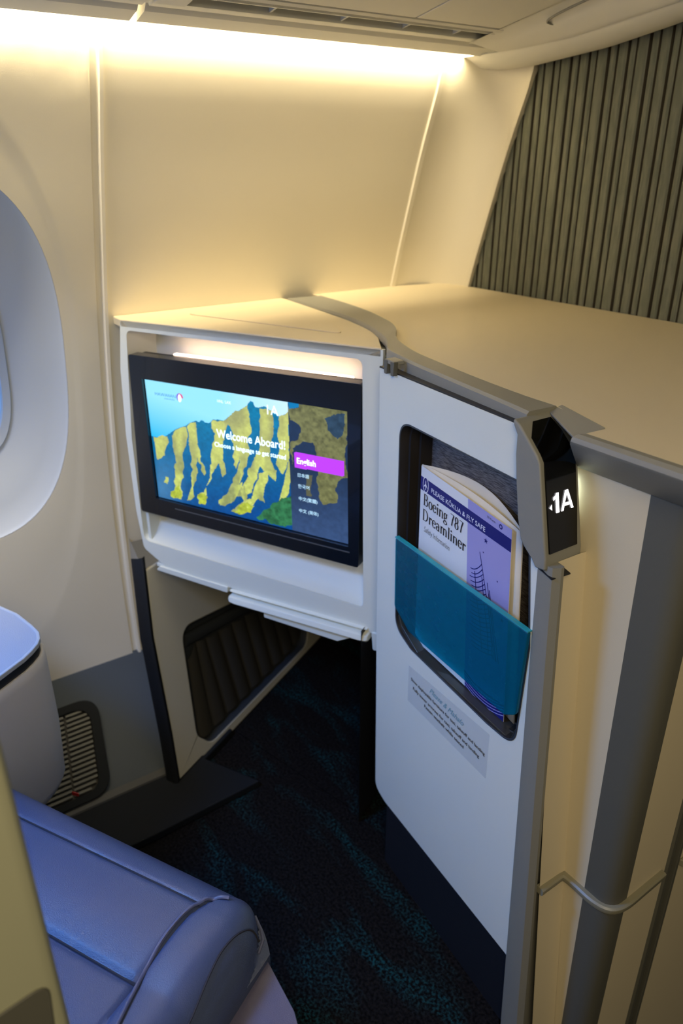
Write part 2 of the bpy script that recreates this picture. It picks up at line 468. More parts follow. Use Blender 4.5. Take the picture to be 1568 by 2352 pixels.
# bin front rising to the cabin ceiling
bm = bmesh.new(); add_loft(bm, [[(-.86, y, cz(-.86)), (-.78, y, 1.80), (-.70, y, 1.93), (-.62, y, 2.15), (-.4, y, 2.35), (1.2, y, 2.38)] for y in (-1.5, 1.5)], False)
tag(finish('ceiling', bm, M_ceil, None, 40), kind='structure')
bm = bmesh.new()
def U(xx, tab): return float(np.interp(xx, [t[0] for t in tab], [t[1] for t in tab]))
tA = [(-1.56, 1.668), (-1.30, 1.668), (-1.177, 1.673), (-.93, 1.703), (-.6, 1.76), (-.3, 1.82)]
tB = [(-1.56, 1.662), (-1.522, 1.656), (-1.43, 1.650), (-1.331, 1.651), (-1.16, 1.665), (-1.001, 1.689), (-.6, 1.772), (-.3, 1.85)]
XS = np.linspace(-1.52, -.3, 40); secs = []
for xx in XS:
    a = U(xx, tA); b = U(xx, tB); zc = cz(xx)
    secs.append([(xx, 1.262, zc), (xx, 1.275, zc + .001), (xx, 1.31, zc * .55 + a * .45), (xx, 1.34, a + .002), (xx, 1.352, a), (xx, 1.356, a + .003), (xx, 1.362, a - .002), (xx, 1.40, a * .5 + b * .5 - .012), (xx, 1.435, b - .006), (xx, 1.464, b), (xx, 1.475, b + .02), (xx, 1.475, b + .2)])
left = [(-1.535, y, z + .012) for _, y, z in secs[0]]
add_loft(bm, [left] + secs, False)
bmesh.ops.delete(bm, geom=[f for f in bm.faces if f.calc_center_median().x < -1.375 and f.calc_center_median().y < 1.35], context='FACES')
tag(finish('trim_8', bm, M_ceil, None, 40), kind='structure')
# oval hatch outline on the closing panel
ov = []
for i in range(40):
    t = 2 * math.pi * i / 40; a, b = sup(.25, .036, .036, 3.5, t); ov.append((-.93 + a, 1.305 + b))
bm = bmesh.new()
for lp_ in [[(x, y, cz(x) - .012 - .06 * max(0, y - 1.27)) for x, y in ov]]:
    add_tube(bm, lp_ + [lp_[0]], .0022, 6)
finish('trim_9', bm, M_trim, None, 60)['kind'] = 'structure'

# air slot above the wash light
ag = root('ceiling_air_slot', (-1.33, .95, cz(-1.33)), 'long dark air outlet slot with thin ribs in the cream overhead panel', 'air vent')
def slotbox(name, x0, x1, y0, y1, z0, z1, m, par):
    bm = bmesh.new(); bmesh.ops.create_cube(bm, size=1)
    for v in bm.verts: v.co = Vector(((x0 + x1) / 2 + v.co.x * (x1 - x0), (y0 + y1) / 2 + v.co.y * (y1 - y0), cz(v.co.x * (x1 - x0) + (x0 + x1) / 2) + (z0 + z1) / 2 + v.co.z * (z1 - z0)))
    return finish(name, bm, m, par, 0)
slotbox('slot_duct', -1.345, -1.311, JY + .06, 1.405, .022, .030, M_slot, ag)
slotbox('slot_lip', -1.3475, -1.343, JY + .06, 1.405, .002, .028, M_ceil, ag)
for i, y in enumerate((.775, .925, 1.07, 1.20, 1.325)): slotbox('rib', -1.345, -1.311, y - .002, y + .002, .006, .024, M_ceil, ag)
ag2 = root('ceiling_air_slot', (-1.33, .2, cz(-1.33)), 'end of a second dark air slot at the top left, left of the panel joint', 'air vent')
slotbox('slot_duct', -1.345, -1.311, -.05, JY - .035, .022, .030, M_slot, ag2); slotbox('slot_lip', -1.3475, -1.343, -.05, JY - .035, .002, .028, M_ceil, ag2)

# return air grille in the sloping dado
gf = Fr((-1.47, 0, .02), (0, 1, 0), Vector((-.22, 0, .153)).normalized(), Vector((.153, 0, .22)).normalized())
# its real slope from floor edge to dado top
S0 = Vector((-1.470, 0, .02)); S1 = Vector((-1.690, 0, .17)); sv = (S1 - S0).normalized(); gf = Fr(S0, (0, 1, 0), sv, Vector((sv.z, 0, -sv.x)))
vent = root('return_air_grille', (-1.55, .25, .09), 'rounded dark louvred air grille low on the grey-blue sidewall behind the seat', 'air vent')
outer = rpoly([(.08, .010), (.325, .012), (.372, .262), (.12, .262)], [.03, .06, .05, .05], 8)
inner = rpoly([(.10, .028), (.300, .030), (.345, .240), (.14, .240)], [.02, .045, .04, .04], 8)
slab('grille_frame', gf, outer, .001, .014, mat('grille_charcoal', (.012, .014, .016), .8, spec=.15), vent, [inner], bevel=.002)
slab('grille_back', gf, inner, .0005, .002, M_slot, vent)
bm = bmesh.new()
for i in range(17):
    s = .036 + i * .0122; e = .300 + (s - .03) * .21 - (.018 if i in (0, 16) else .006 if i in (1, 15) else 0)
    for a, b in ((.14, .235 + (s - .03) * .21), (.240 + (s - .03) * .21, e)):
        add_slab(bm, gf, [(a, s), (b, s), (b, s + .0068), (a, s + .0068)], .003, .010)
finish('louvres', bm, M_vent, vent, 30, .001)

# ------------------------------------------------------------------ SCREEN CABINET
T = 1.15
cab = root('screen_cabinet', (*(A1 + D1 * .3).xy, .6), 'white wall cabinet with a lit recess around the screen and a cream top', 'cabinet')
fo = rpoly([(.612, T - .003), (.612, .540), (.24, .555), (.045, .566), (-.012, .600), (-.022, .70), (-.024, .887), (-.016, 1.04), (0, T - .003)], [0, 0, 0, .02, .02, 0, .1, .1, .006], 6)
hole = rpoly([(.571, 1.126), (.580, .598), (-.008, .622), (-.008, .88), (.014, 1.128)], [.015, .012, .02, .05, .015], 6)
slab('front_frame', P1, fo, -.010, 0, M_white, cab, [hole], bevel=.0025)
# recess: walls run from the opening back to a panel, the bottom is a sloping ledge
def back(p, f):
    u, v = p; cu, cv = .285, .88
    u2 = cu + (u - cu) * (1 - .05 * f); v2 = v - (.012 * f if v > .9 else 0)
    if v < .88: v2 = v + (.88 - v) / .28 * (.10 * f ** 1.6)
    return u2, v2
lps = []
for f in (0, .15, .3, .5, .7, .85, 1): lps.append([P1.P(*back(p, f), -.004 - .075 * f) for p in hole])
loft('screen_recess', lps, M_white, cab, True, (False, True), smooth=50)
# cabinet top following the wall
def wv(z, y): return (wxs(z), y)
top = [(A1.x, A1.y), ((A1 + D1 * .61).x, (A1 + D1 * .61).y), (-1.139, .871), (-1.20, .900), (-1.314, .924), (-1.46, .940), (-1.62, .955), (-1.643, .955), (-1.642, .53)]
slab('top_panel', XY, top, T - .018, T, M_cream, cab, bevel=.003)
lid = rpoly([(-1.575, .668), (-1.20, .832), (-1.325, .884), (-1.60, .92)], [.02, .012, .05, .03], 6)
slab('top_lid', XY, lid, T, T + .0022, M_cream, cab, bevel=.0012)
bd = P1
body = [(A1 + D1 * 0 - N1 * .085), (A1 + D1 * .61 - N1 * .085), Vector((-1.16, .90, 0)), Vector((-1.32, .93, 0)), Vector((-1.63, .95, 0)), Vector((-1.64, .80, 0)), Vector((-1.64, .60, 0))]
slab('cabinet_body', XY, [(p.x, p.y) for p in body], .62, T - .018, M_white, cab)
# side cheeks between frame and body
for n_, u in (('side_panel', .606), ('side_panel', .004)):
    bm = bmesh.new(); P_ = [P1.P(u - .004, .60, -.09), P1.P(u + .004, .60, -.09), P1.P(u + .004, .60, -.008), P1.P(u - .004, .60, -.008)]
    lo = .545 if u > .1 else .60
    add_loft(bm, [[(p.x, p.y, lo) for p in P_], [(p.x, p.y, T - .02) for p in P_]], True, (True, True)); finish(n_, bm, M_white, cab, 30)
slab('bottom_panel', XY, [tuple(P1.P(u, 0, w_).xy) for u, w_ in ((.02, -.002), (.606, -.002), (.606, -.10), (.03, -.10))], .556, .566, M_white, cab, bevel=.002)
slab('lower_lip', P1, rpoly([(.02, .549), (.232, .541), (.232, .556), (.035, .562)], .004, 3), -.06, .004, M_white, cab, bevel=.003)
slab('latch_block', P1, rpoly([(.604, .498), (.628, .502), (.628, .545), (.600, .545)], .006, 4), -.05, .003, M_white, cab, bevel=.003)
# light strip along the top back of the monitor
ls = slab('light_strip', P1, rr(.100, 1.071, .530, 1.0785, .003, 3), -.050, -.043, M_strip, cab); ls['label'] = 'glowing warm white light strip'

mon = root('seat_monitor', (*(P1.P(.29, 0, -.04)).xy, .70), 'large black-framed seat screen showing green cliffs and a language menu', 'screen')
slab('housing', P1, rpoly([(.020, .700), (.566, .695), (.568, 1.078), (.022, 1.076)], .006, 3), -.042, -.012, M_black, mon, bevel=.003)
bz = rpoly([(-.004, .702), (.568, .692), (.571, 1.080), (.013, 1.077)], .006, 4)
dh = [(.0455, .7440), (.5445, .7360), (.5410, 1.0235), (.0425, 1.0265)]
slab('bezel', P1, bz, -.024, 0.002, M_bezel, mon, [dh], bevel=.0015)
slab('brand_ridge', P1, [(.10, .728), (.548, .7225), (.548, .7245), (.10, .730)], .0, .0032, mat('ridge_grey', (.10, .10, .10), .3), mon).name = 'lower_ridge'


def build_display():
    NX, NY = 336, 190
    # photo-like picture painted in a 0..1 frame by polygons; corners of the frame in picture units
    src = [(332, 872), (797, 948), (800, 1250), (365, 1140)]; dst = [(0, 0), (1, 0), (1, 1), (0, 1)]
    A = []; B = []
    for (X, Y), (u, v) in zip(src, dst):
        A.append([u, v, 1, 0, 0, 0, -u * X, -v * X]); B.append(X); A.append([0, 0, 0, u, v, 1, -u * Y, -v * Y]); B.append(Y)
    h = np.linalg.solve(np.array(A, float), np.array(B, float)); H = np.append(h, 1).reshape(3, 3)
    uu, vv = np.meshgrid((np.arange(NX) + .5) / NX, (np.arange(NY) + .5) / NY)
    q = np.stack([uu, vv, np.ones_like(uu)], -1) @ H.T; X = q[..., 0] / q[..., 2]; Y = q[..., 1] / q[..., 2]
    rng = np.random.default_rng(3)

    def noise(nx, ny):
        g = rng.random((ny + 2, nx + 2)); fx = uu * nx; fy = vv * ny; ix = fx.astype(int); iy = fy.astype(int); fx = fx - ix; fy = fy - iy
        fx = fx * fx * (3 - 2 * fx); fy = fy * fy * (3 - 2 * fy)
        return (g[iy, ix] * (1 - fx) + g[iy, ix + 1] * fx) * (1 - fy) + (g[iy + 1, ix] * (1 - fx) + g[iy + 1, ix + 1] * fx) * fy
    wxn = (noise(34, 22) - .5) * 6 + (noise(90, 50) - .5) * 2; wyn = (noise(34, 22) - .5) * 8 + (noise(90, 50) - .5) * 2
    fine = .6 * noise(60, 40) + .4 * noise(130, 80)

    def inside(poly, warp=1):
        x = X + wxn * warp; y = Y + wyn * warp; r = np.zeros(X.shape, bool); n = len(poly)
        for i in range(n):
            (x1, y1), (x2, y2) = poly[i - 1], poly[i]
            if y1 == y2: continue
            c = ((y1 > y) != (y2 > y)) & (x < (x2 - x1) * (y - y1) / (y2 - y1) + x1); r ^= c
        return r
    z1 = lambda L: [(320 + .1913 * a, 860 + .1913 * b) for a, b in L]
    z3 = lambda L: [(260 + .4464 * a, 640 + .4464 * b) for a, b in L]
    z2 = lambda L: [(600 + .1658 * a, 900 + .1658 * b) for a, b in L]
    def s2l(c): c = np.array(c) / 255.; return np.where(c <= .04045, c / 12.92, ((c + .055) / 1.055) ** 2.4)
    t = np.clip((Y - 905) / 100 - (X - 340) / 260, 0, 1)[..., None]
    img = s2l((150, 228, 255)) * (1 - t) + s2l((0, 185, 250)) * t
    ti = np.clip((X - 500) / 170, 0, 1)[..., None]; img = img * (1 - ti) + s2l((205, 238, 250)) * ti
    ridge = z1([(100, 750), (170, 750), (300, 748), (350, 715), (430, 650), (500, 632), (560, 610), (640, 560), (665, 552), (700, 575), (740, 562), (780, 578), (840, 580), (880, 555), (940, 552), (1000, 560), (1050, 520), (1110, 480), (1200, 430), (1280, 385), (1310, 335), (1340, 345), (1360, 390), (1390, 410)]) + z3([(775, 665), (820, 700), (850, 715), (890, 690), (930, 660), (1000, 650), (1250, 690), (1300, 1500), (100, 1500)])
    m = inside(ridge, .6); v = np.clip((Y - 950) / 230, 0, 1)[..., None]
    dark = s2l((0, 120, 165)) * (1 - v) + s2l((0, 70, 140)) * v; img = np.where(m[..., None], dark * (.75 + .5 * fine[..., None]), img)
    haze = np.clip(1 - np.hypot((X - 372) / 60, (Y - 1120) / 90), 0, 1)[..., None] * m[..., None]; img = img * (1 - .5 * haze) + s2l((90, 150, 190)) * .5 * haze
    ribs = [z1([(180, 755), (330, 745), (345, 800), (300, 900), (300, 990), (220, 1005), (195, 900)]),
            z1([(380, 740), (430, 650), (560, 620), (568, 750), (550, 870), (520, 930), (530, 1100), (520, 1250), (480, 1300), (520, 1450), (500, 1500), (440, 1480), (370, 1450), (420, 1350), (410, 1200), (430, 1050), (400, 950)]),
            z1([(575, 620), (650, 560), (690, 750), (690, 900), (690, 1050), (680, 1200), (650, 1350), (640, 1480), (570, 1500), (630, 1350), (615, 1200), (620, 1050), (590, 900)]),
            z1([(690, 880), (740, 1020), (785, 1180), (765, 1215), (720, 1100), (690, 1000)]),
            z1([(850, 580), (1000, 560), (1040, 620), (1010, 700), (980, 880), (1000, 1000), (1030, 1200), (990, 1255), (940, 1070), (900, 1130), (860, 1220), (830, 1290), (800, 1340), (800, 1500), (740, 1530), (700, 1460), (790, 1370), (840, 1200), (850, 1000), (860, 850), (900, 740), (850, 660)]),
            z1([(1000, 560), (1110, 480), (1280, 390), (1300, 520), (1335, 680), (1290, 780), (1250, 880), (1220, 1000), (1210, 1200), (1165, 1320), (1130, 1400), (1110, 1510), (950, 1560), (960, 1500), (1060, 1420), (1080, 1330), (1170, 1150), (1190, 1000), (1145, 1140), (1110, 1100), (1130, 900), (1110, 800), (1090, 640), (1050, 610), (1020, 640)]),
            z3([(745, 675), (812, 690), (812, 800), (795, 900), (825, 1000), (822, 1035), (790, 1010), (752, 965), (735, 1000), (705, 1100), (650, 1120), (610, 1110), (680, 1040), (690, 980), (735, 900), (752, 800)]),
            z3([(845, 715), (892, 690), (898, 880), (905, 900), (868, 1005), (832, 960), (850, 880), (838, 800)]),
            z3([(892, 930), (910, 1000), (895, 1100), (862, 1155), (842, 1150), (860, 1080), (880, 1000)]),
            z3([(740, 1000), (830, 980), (832, 1040), (800, 1005), (775, 1060), (765, 1150), (742, 1130), (705, 1170), (665, 1195), (600, 1190), (700, 1130), (728, 1060)]),
            z3([(655, 800), (690, 830), (690, 900), (665, 1000), (640, 1050), (655, 950), (640, 880)]),
            z3([(540, 1150), (575, 1100), (625, 1060), (660, 1040), (640, 1100), (590, 1160), (550, 1165)]),
            z3([(660, 1060), (680, 1130), (670, 1170), (650, 1120)]), z3([(262, 1010), (280, 1015), (285, 1060), (268, 1055)])]
    for i, rb in enumerate(ribs):
        mm = inside(rb)[..., None]; f = fine[..., None]
        vx = np.clip((noise(26, 6)[..., None] - .35) * 2, 0, 1)
        c = s2l((196, 208, 108)) * (1 - vx) + s2l((148, 158, 100)) * vx
        c = c * (.72 + .5 * fine[..., None]); hi = np.clip((Y[..., None] - 1000) / 130, 0, 1)
        c = c * (1 - .25 * (1 - hi)) + s2l((190, 180, 120)) * .25 * (1 - hi)
        img = np.where(mm, c, img)
    bush = [z3([(290, 1090), (330, 1060), (350, 1100), (355, 1130), (300, 1120)]), z3([(430, 1130), (460, 1100), (485, 1120), (480, 1160), (430, 1155)]), z3([(610, 1190), (660, 1165), (720, 1165), (700, 1200), (640, 1205)])]
    for b in bush: img = np.where(inside(b, 1.5)[..., None], s2l((170, 185, 60)) * (.5 + fine[..., None]), img)
    g = inside(z3([(730, 1225), (770, 1190), (815, 1160), (850, 1140), (885, 1120), (915, 1130), (915, 1275), (850, 1262), (760, 1240)]), 1.4)[..., None]
    img = np.where(g, s2l((45, 110, 70)) * (.3 + 1.3 * fine[..., None]), img)
    # darkened menu side of the picture
    pan = inside(z2([(342, 140), (1400, 330), (1400, 2300), (412, 1950)]), 0)[..., None]
    low = np.clip((Y - 1090) / 130, 0, 1)[..., None]
    pc = s2l((28, 48, 78)) * (1 - low) + s2l((52, 76, 118)) * low
    pc = pc * (.8 + .4 * fine[..., None])
    gm = inside(z2([(500, 170), (1300, 300), (1175, 500), (1150, 900), (1170, 1200), (1040, 1250), (1020, 1400), (1045, 1530), (850, 1560), (750, 1350), (760, 1100), (765, 900), (700, 690), (560, 720), (430, 790), (400, 1000), (380, 700), (500, 640), (540, 540), (460, 430), (360, 380), (350, 240), (500, 230)]), 1.2)[..., None]
    pc = np.where(gm, s2l((112, 114, 72)) * (.45 + 1.0 * fine[..., None]), pc)
    dk = inside(z2([(870, 400), (1000, 330), (1140, 330), (1120, 600), (1050, 660), (900, 560)]), 1.3)[..., None]
    pc = np.where(dk, s2l((42, 66, 88)) * (.6 + .8 * fine[..., None]), pc)
    st = inside(z2([(590, 1150), (680, 1150), (670, 1450), (590, 1440)]), 1.2)[..., None]; pc = np.where(st, s2l((90, 92, 70)), pc)
    sk = inside(z2([(345, 120), (502, 150), (500, 225), (360, 255)]), .3)[..., None]; pc = np.where(sk, s2l((0, 120, 180)), pc)
    img = np.where(pan, pc, img)
    mg = inside(z2([(430, 838), (1130, 968), (1128, 1178), (442, 1048)]), 0)[..., None]
    img = np.where(mg, s2l((192, 62, 255)), img)
    us = np.linspace(0, 1, NX + 1); vs = np.linspace(0, 1, NY + 1)
    TL, TR, BR, BL = [(.0445, 1.0252), (.5400, 1.0215), (.5435, .7375), (.0475, .7455)]
    verts = []
    for v_ in vs:
        for u_ in us:
            x = (TL[0] * (1 - u_) + TR[0] * u_) * (1 - v_) + (BL[0] * (1 - u_) + BR[0] * u_) * v_
            y = (TL[1] * (1 - u_) + TR[1] * u_) * (1 - v_) + (BL[1] * (1 - u_) + BR[1] * u_) * v_
            verts.append(P1.P(x, y, -.006)[:])
    W = NX + 1; faces = [(j * W + i, (j + 1) * W + i, (j + 1) * W + i + 1, j * W + i + 1) for j in range(NY) for i in range(NX)]
    me = bpy.data.meshes.new('display'); me.from_pydata(verts, [], faces)
    at = me.color_attributes.new('picture', 'FLOAT_COLOR', 'CORNER')
    c4 = np.ones((NX * NY, 4, 4), np.float32); c4[:, :, :3] = img.reshape(-1, 1, 3); at.data.foreach_set('color', c4.ravel())
    m = bpy.data.materials.new('display_picture'); m.use_nodes = True; nt = m.node_tree; b = nt.nodes['Principled BSDF']
    a = nt.nodes.new('ShaderNodeAttribute'); a.attribute_name = 'picture'
    nt.links.new(a.outputs['Color'], b.inputs['Emission Color']); b.inputs['Emission Strength'].default_value = 1.12
    b.inputs['Base Color'].default_value = (.005, .005, .005, 1); b.inputs['Roughness'].default_value = .35
    me.materials.append(m); o = bpy.data.objects.new('display', me); COL.objects.link(o); o.parent = mon; o.matrix_parent_inverse = Matrix.Translation(-Vector(mon.location))
    o['label'] = 'lit screen picture of green cliffs under a blue sky'
    return o


disp = build_display(); DZ = -.0052
text('caption', 'Welcome Aboard!', P1, .227, .9205, .170, M_txtglow, disp, h=.0185, z=DZ, bold=.012)
text('caption', 'Choose a language to get started', P1, .220, .899, .178, M_txtglow, disp, h=.0105, z=DZ, bold=.012)
text('caption', '1A', P1, .357, .990, .026, M_txtglow, disp, h=.020, z=DZ)
text('caption', 'HNL  LAX', P1, .235, .9985, .034, M_txtglow, disp, h=.006, z=DZ)
text('menu_text', 'English', P1, .4235, .8955, .044, M_txtglow, disp, h=.0125, z=DZ, bold=.02)
text('menu_text', '日本語', P1, .425, .867, .0265, M_txtdim, disp, z=DZ, bold=.005)
text('menu_text', '한국어', P1, .425, .842, .0265, M_txtdim, disp, z=DZ, bold=.005)
text('menu_text', '中文(繁體)', P1, .426, .8145, .044, M_txtdim, disp, z=DZ, bold=.005)
text('menu_text', '中文 (简体)', P1, .426, .787, .046, M_txtdim, disp, z=DZ, bold=.005)
text('logo_text', 'HAWAIIAN', P1, .070, .9925, .056, M_logo, disp, h=.0065, z=DZ)
text('logo_text', 'AIRLINES', P1, .094, .9865, .028, M_logo, disp, h=.0028, z=DZ)


def flat(name, fr, polys, m, parent, z):
    bm = bmesh.new()
    for p in polys: bm.faces.new([bm.verts.new(fr.P(x, y, z)) for x, y in p])
    return finish(name, bm, m, parent, 0)


def circ(cx, cy, rx, ry, a0=0, a1=360, n=20): return [(cx + rx * math.cos(math.radians(a0 + (a1 - a0) * i / n)), cy + ry * math.sin(math.radians(a0 + (a1 - a0) * i / n))) for i in range(n + (0 if a1 - a0 == 360 else 1))]


flat('logo_emblem', P1, [circ(.1365, .9955, .0085, .009, 60, 250)], M_purple, disp, DZ)
flat('logo_emblem', P1, [circ(.1375, .9965, .0085, .008, -20, 110) + [(.1365, .9955)]], M_pink, disp, DZ + .00005)
flat('logo_emblem', P1, [circ(.1365, .9935, .0045, .0085)], M_txtglow, disp, DZ + .0001)

# tray table stowed below the screen
tray = root('tray_table', (*(P1.P(.42, 0, -.05)).xy, .52), 'stowed pale tray table under the screen cabinet', 'table')
bm = bmesh.new()
def tray_prof(lo, hi, fw): return [(lo + .004, -.22), (hi, -.22), (hi, fw - .006), (hi - .003, fw), (lo + .006, fw + .004), (lo, fw - .004)]
def tray_leaf(name, u0, u1, lo, hi, fw, m):
    bm = bmesh.new(); us = [u0, u0 + .006, u0 + .02, u1 - .02, u1 - .004, u1]; ks = [.5, .85, 1, 1, .9, .7]
    loops = []
    for u, k in zip(us, ks):
        mid = (lo + hi) / 2; loops.append([P1.P(u, mid + (v - mid) * k, w_ if w_ < 0 else w_ * (k if k < 1 else 1)) for v, w_ in tray_prof(lo, hi, fw)])
    add_loft(bm, loops, True, (True, True)); return finish(name, bm, m, tray, 40, .0015)
tray_leaf('upper_leaf', .238, .592, .545, .553, .006, M_white)
tray_leaf('tray_leaf', .236, .596, .520, .541, .014, M_white)
slab('tray_arm', P1, rpoly([(.330, .503), (.52, .497), (.56, .52), (.330, .52)], .003, 3), -.15, .004, M_white, tray, bevel=.002)

# ------------------------------------------------------------------ FOOTWELL under the cabinet
foot = root('footwell', (-1.5, .75, 0), 'pale footwell side under the screen cabinet with a rounded dark mesh pocket', 'footwell')
FQ = Vector((-1.52255883, .67455522, 0)); FD = Vector((-.4745174, .88024612, 0))
FV = Vector((-.20629245, -.1112068, .97215044)); FN = Vector((.85573165, .4613023, .23435769)); PF = Fr(FQ, FD, FV, FN)
fo = [(-.215, .024), (-.12, .024), (-.10, .006), (.75, .006), (.75, .565), (-.108, .565), (-.151, .407), (-.191, .151)]
pk = rpoly([(-.055, .374), (-.115, .085), (-.075, .033), (.44, .028), (.500, .11), (.49, .27), (.283, .310)], [.045, .04, .045, .05, .05, .05, 0], 8)
slab('side_panel', PF, fo, -.012, 0, mat('footwell_plastic', (.50, .48, .38), .5, bump=.2, bscale=1500), foot, [pk], bevel=.004)
lps = [[PF.P(u, v, w_) for u, v in [(.17 + (p[0] - .17) * q_, .17 + (p[1] - .17) * q_) for p in pk]] for w_, q_ in ((-.002, 1), (-.012, .985), (-.035, .98))]
loft('pocket_lining', lps, M_roll, foot, True, (False, True), 50)
# mesh net, quilted in upright ribs
bm = bmesh.new(); NXm, NZm = 110, 12; rows = []
for j in range(NZm + 1):
    row = []
    for i in range(NXm + 1):
        f = i / NXm; u = -.085 + .555 * f; lo = .045 + .02 * max(0, f - .9) * 10; hi = .305 - .09 * f - .04 * max(0, (.06 - f) / .06); v = lo + (hi - lo) * j / NZm
        row.append(bm.verts.new(PF.P(u + .055 * max(0, (.25 - f) / .25) * (v - .04) / .26, v, -.032 + .011 * (abs(math.sin(math.pi * f * 9)) ** .6))))
    rows.append(row)
for j in range(NZm):
    for i in range(NXm): bm.faces.new((rows[j][i], rows[j][i + 1], rows[j + 1][i + 1], rows[j + 1][i]))
finish('mesh_net', bm, M_mesh, foot, 60)
bm = bmesh.new(); add_tube(bm, [PF.P(-.035 + .51 * f, .322 - .085 * f, -.028) for f in np.linspace(0, 1, 8)], .013, 10, 1.5); finish('pocket_roll', bm, M_roll, foot, 60)
LE = [(-.215, .024), (-.191, .151), (-.151, .407), (-.101, .600)]
bm = bmesh.new(); add_loft(bm, [[PF.P(a, b, .001), PF.P(a - .010, b, .003), PF.P(a - .016, b, -.006), PF.P(a - .016, b, -.03)] for a, b in LE], False)
finish('edge_gasket', bm, M_black, foot, 60)
bm = bmesh.new()
def le_z(z):
    zz_ = [PF.P(a - .014, b, -.004) for a, b in LE]; return tuple(float(np.interp(z, [q.z for q in zz_], [q[k] for q in zz_])) for k in (0, 1)) + (z,)
zf = [.022, .06, .10, .17, .225, .30, .42, .575]
add_loft(bm, [[le_z(z) for z in zf], [(wx(z) + .002, .528, z) for z in zf]], False)
finish('side_filler', bm, M_filler, foot, 60)
# other side and back of the footwell
bm = bmesh.new()
R0 = A1 + D1 * .585; R1 = R0 + FD * .62; R2 = FQ + FD * .62
add_loft(bm, [[(p.x, p.y, z) for p in (R0 - N1 * -.02, R1, R2)] for z in (0, .553)], False); finish('back_lining', bm, M_kick, foot, 20)
bm = bmesh.new(); add_slab(bm, XY, [(FQ - FD * -.02).xy[:], (R0 + N1 * .0).xy[:], R1.xy[:], R2.xy[:]], 0.0, .006); finish('raised_carpet', bm, M_carpet, foot, 20)

# ------------------------------------------------------------------ DIVIDER with the literature pocket
div = root('divider_wall', (*P2.P(-.12, 0).xy, 0), 'white divider wall with a teal-fronted literature pocket and grey edge trim', 'divider')
def ru(z): return float(np.interp(z, [-.34, .0, .2, .815, .97, 1.10, 1.134, 1.15], [.138, .122, .111, .0775, .070, .048, .012, .010]))
def tru(z): return float(np.interp(z, [-.34, .0, .2, .8, 1.0], [.188, .166, .153, .113, .100]))
dp = rpoly([(-.349, 1.134), (-.340, .60), (-.330, .205), (-.290, .194), (ru(.2), .197), (ru(.815), .815), (ru(.97), .97), (ru(1.10), 1.10), (ru(1.134), 1.134)], [0, .5, .06, .05, 0, 0, 0, 0, 0], 8)
oph = rpoly([(-.282, 1.061), (-.278, .80), (-.274, .655), (-.22, .636), (.0, .628), (.068, .632), (.0735, .82), (.038, 1.058)], [.032, 0, .045, .03, 0, .034, 0, .02], 8)
slab('white_panel', P2, dp, -.045, 0, M_white, div, [oph], bevel=.003, seg=3)
inn = [(-.104 + (u + .104) * .984, .845 + (v - .845) * .988) for u, v in oph]
slab('opening_gasket', P2, oph, -.004, .0012, mat('gasket_bluegrey', (.035, .045, .06), .4), div, [inn], bevel=.0005)
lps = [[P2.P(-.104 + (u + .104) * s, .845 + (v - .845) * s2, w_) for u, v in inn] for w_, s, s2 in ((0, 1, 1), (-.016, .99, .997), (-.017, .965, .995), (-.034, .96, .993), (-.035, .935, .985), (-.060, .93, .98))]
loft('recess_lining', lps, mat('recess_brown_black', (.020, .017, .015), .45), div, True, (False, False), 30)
slab('woven_back_panel', P2, [(-.29, .63), (.078, .63), (.076, .82), (.042, 1.065), (-.29, 1.065)], -.064, -.058, M_weave, div)
# grey bar standing at the left inside edge and the tray at the bottom
slab('pocket_ledge', P2, rpoly([(-.272, .690), (-.268, .660), (-.215, .634), (.0, .626), (.062, .630), (.070, .67), (.06, .660), (.052, .634), (-.20, .6365), (-.258, .665)], .004, 3), -.040, -.003, M_stop, div, bevel=.003)
tg = rpoly([(-.272, .846), (-.268, .706), (-.218, .678), (.045, .681), (.069, .698), (.0735, .848)], [.004, .01, .012, .012, .015, .004], 5)
tp = slab('glass_pocket', P2, tg, .0015, .0085, M_teal, div, bevel=.0022); tp['label'] = 'translucent teal pocket front'
slab('glass_edge_highlight', P2, [(-.272, .8465), (.0735, .8485), (.0735, .8505), (-.272, .8485)], .0005, .0088, mat('teal_highlight', (.02, .30, .38), .3), div)  # lighter teal strip paints in the highlight along the glass edge
# edge post
bm = bmesh.new(); zz = [-.34, .0, .2, .5, .815, .962]
fr_, bk = [], []
add_loft(bm, [[P2.P(ru(z) - .0015, z, .001), P2.P(tru(z) - .012, z, .003), P2.P(tru(z) - .006, z, .001), P2.P(tru(z), z, -.009), P2.P(tru(z) - .002, z, -.016), P2.P(tru(z) - .022, z, -.018), P2.P(tru(z) - .022, z, -.055), P2.P(ru(z) - .0015, z, -.055)] for z in zz], True, (True, True))
finish('edge_post', bm, M_trim, div, 30)
# kick panel below
kp = [(-.30, 0), (.125, 0), (.115, .2), (-.30, .2)]
slab('kick_panel', P2, kp, -.044, -.012, M_kick, div)
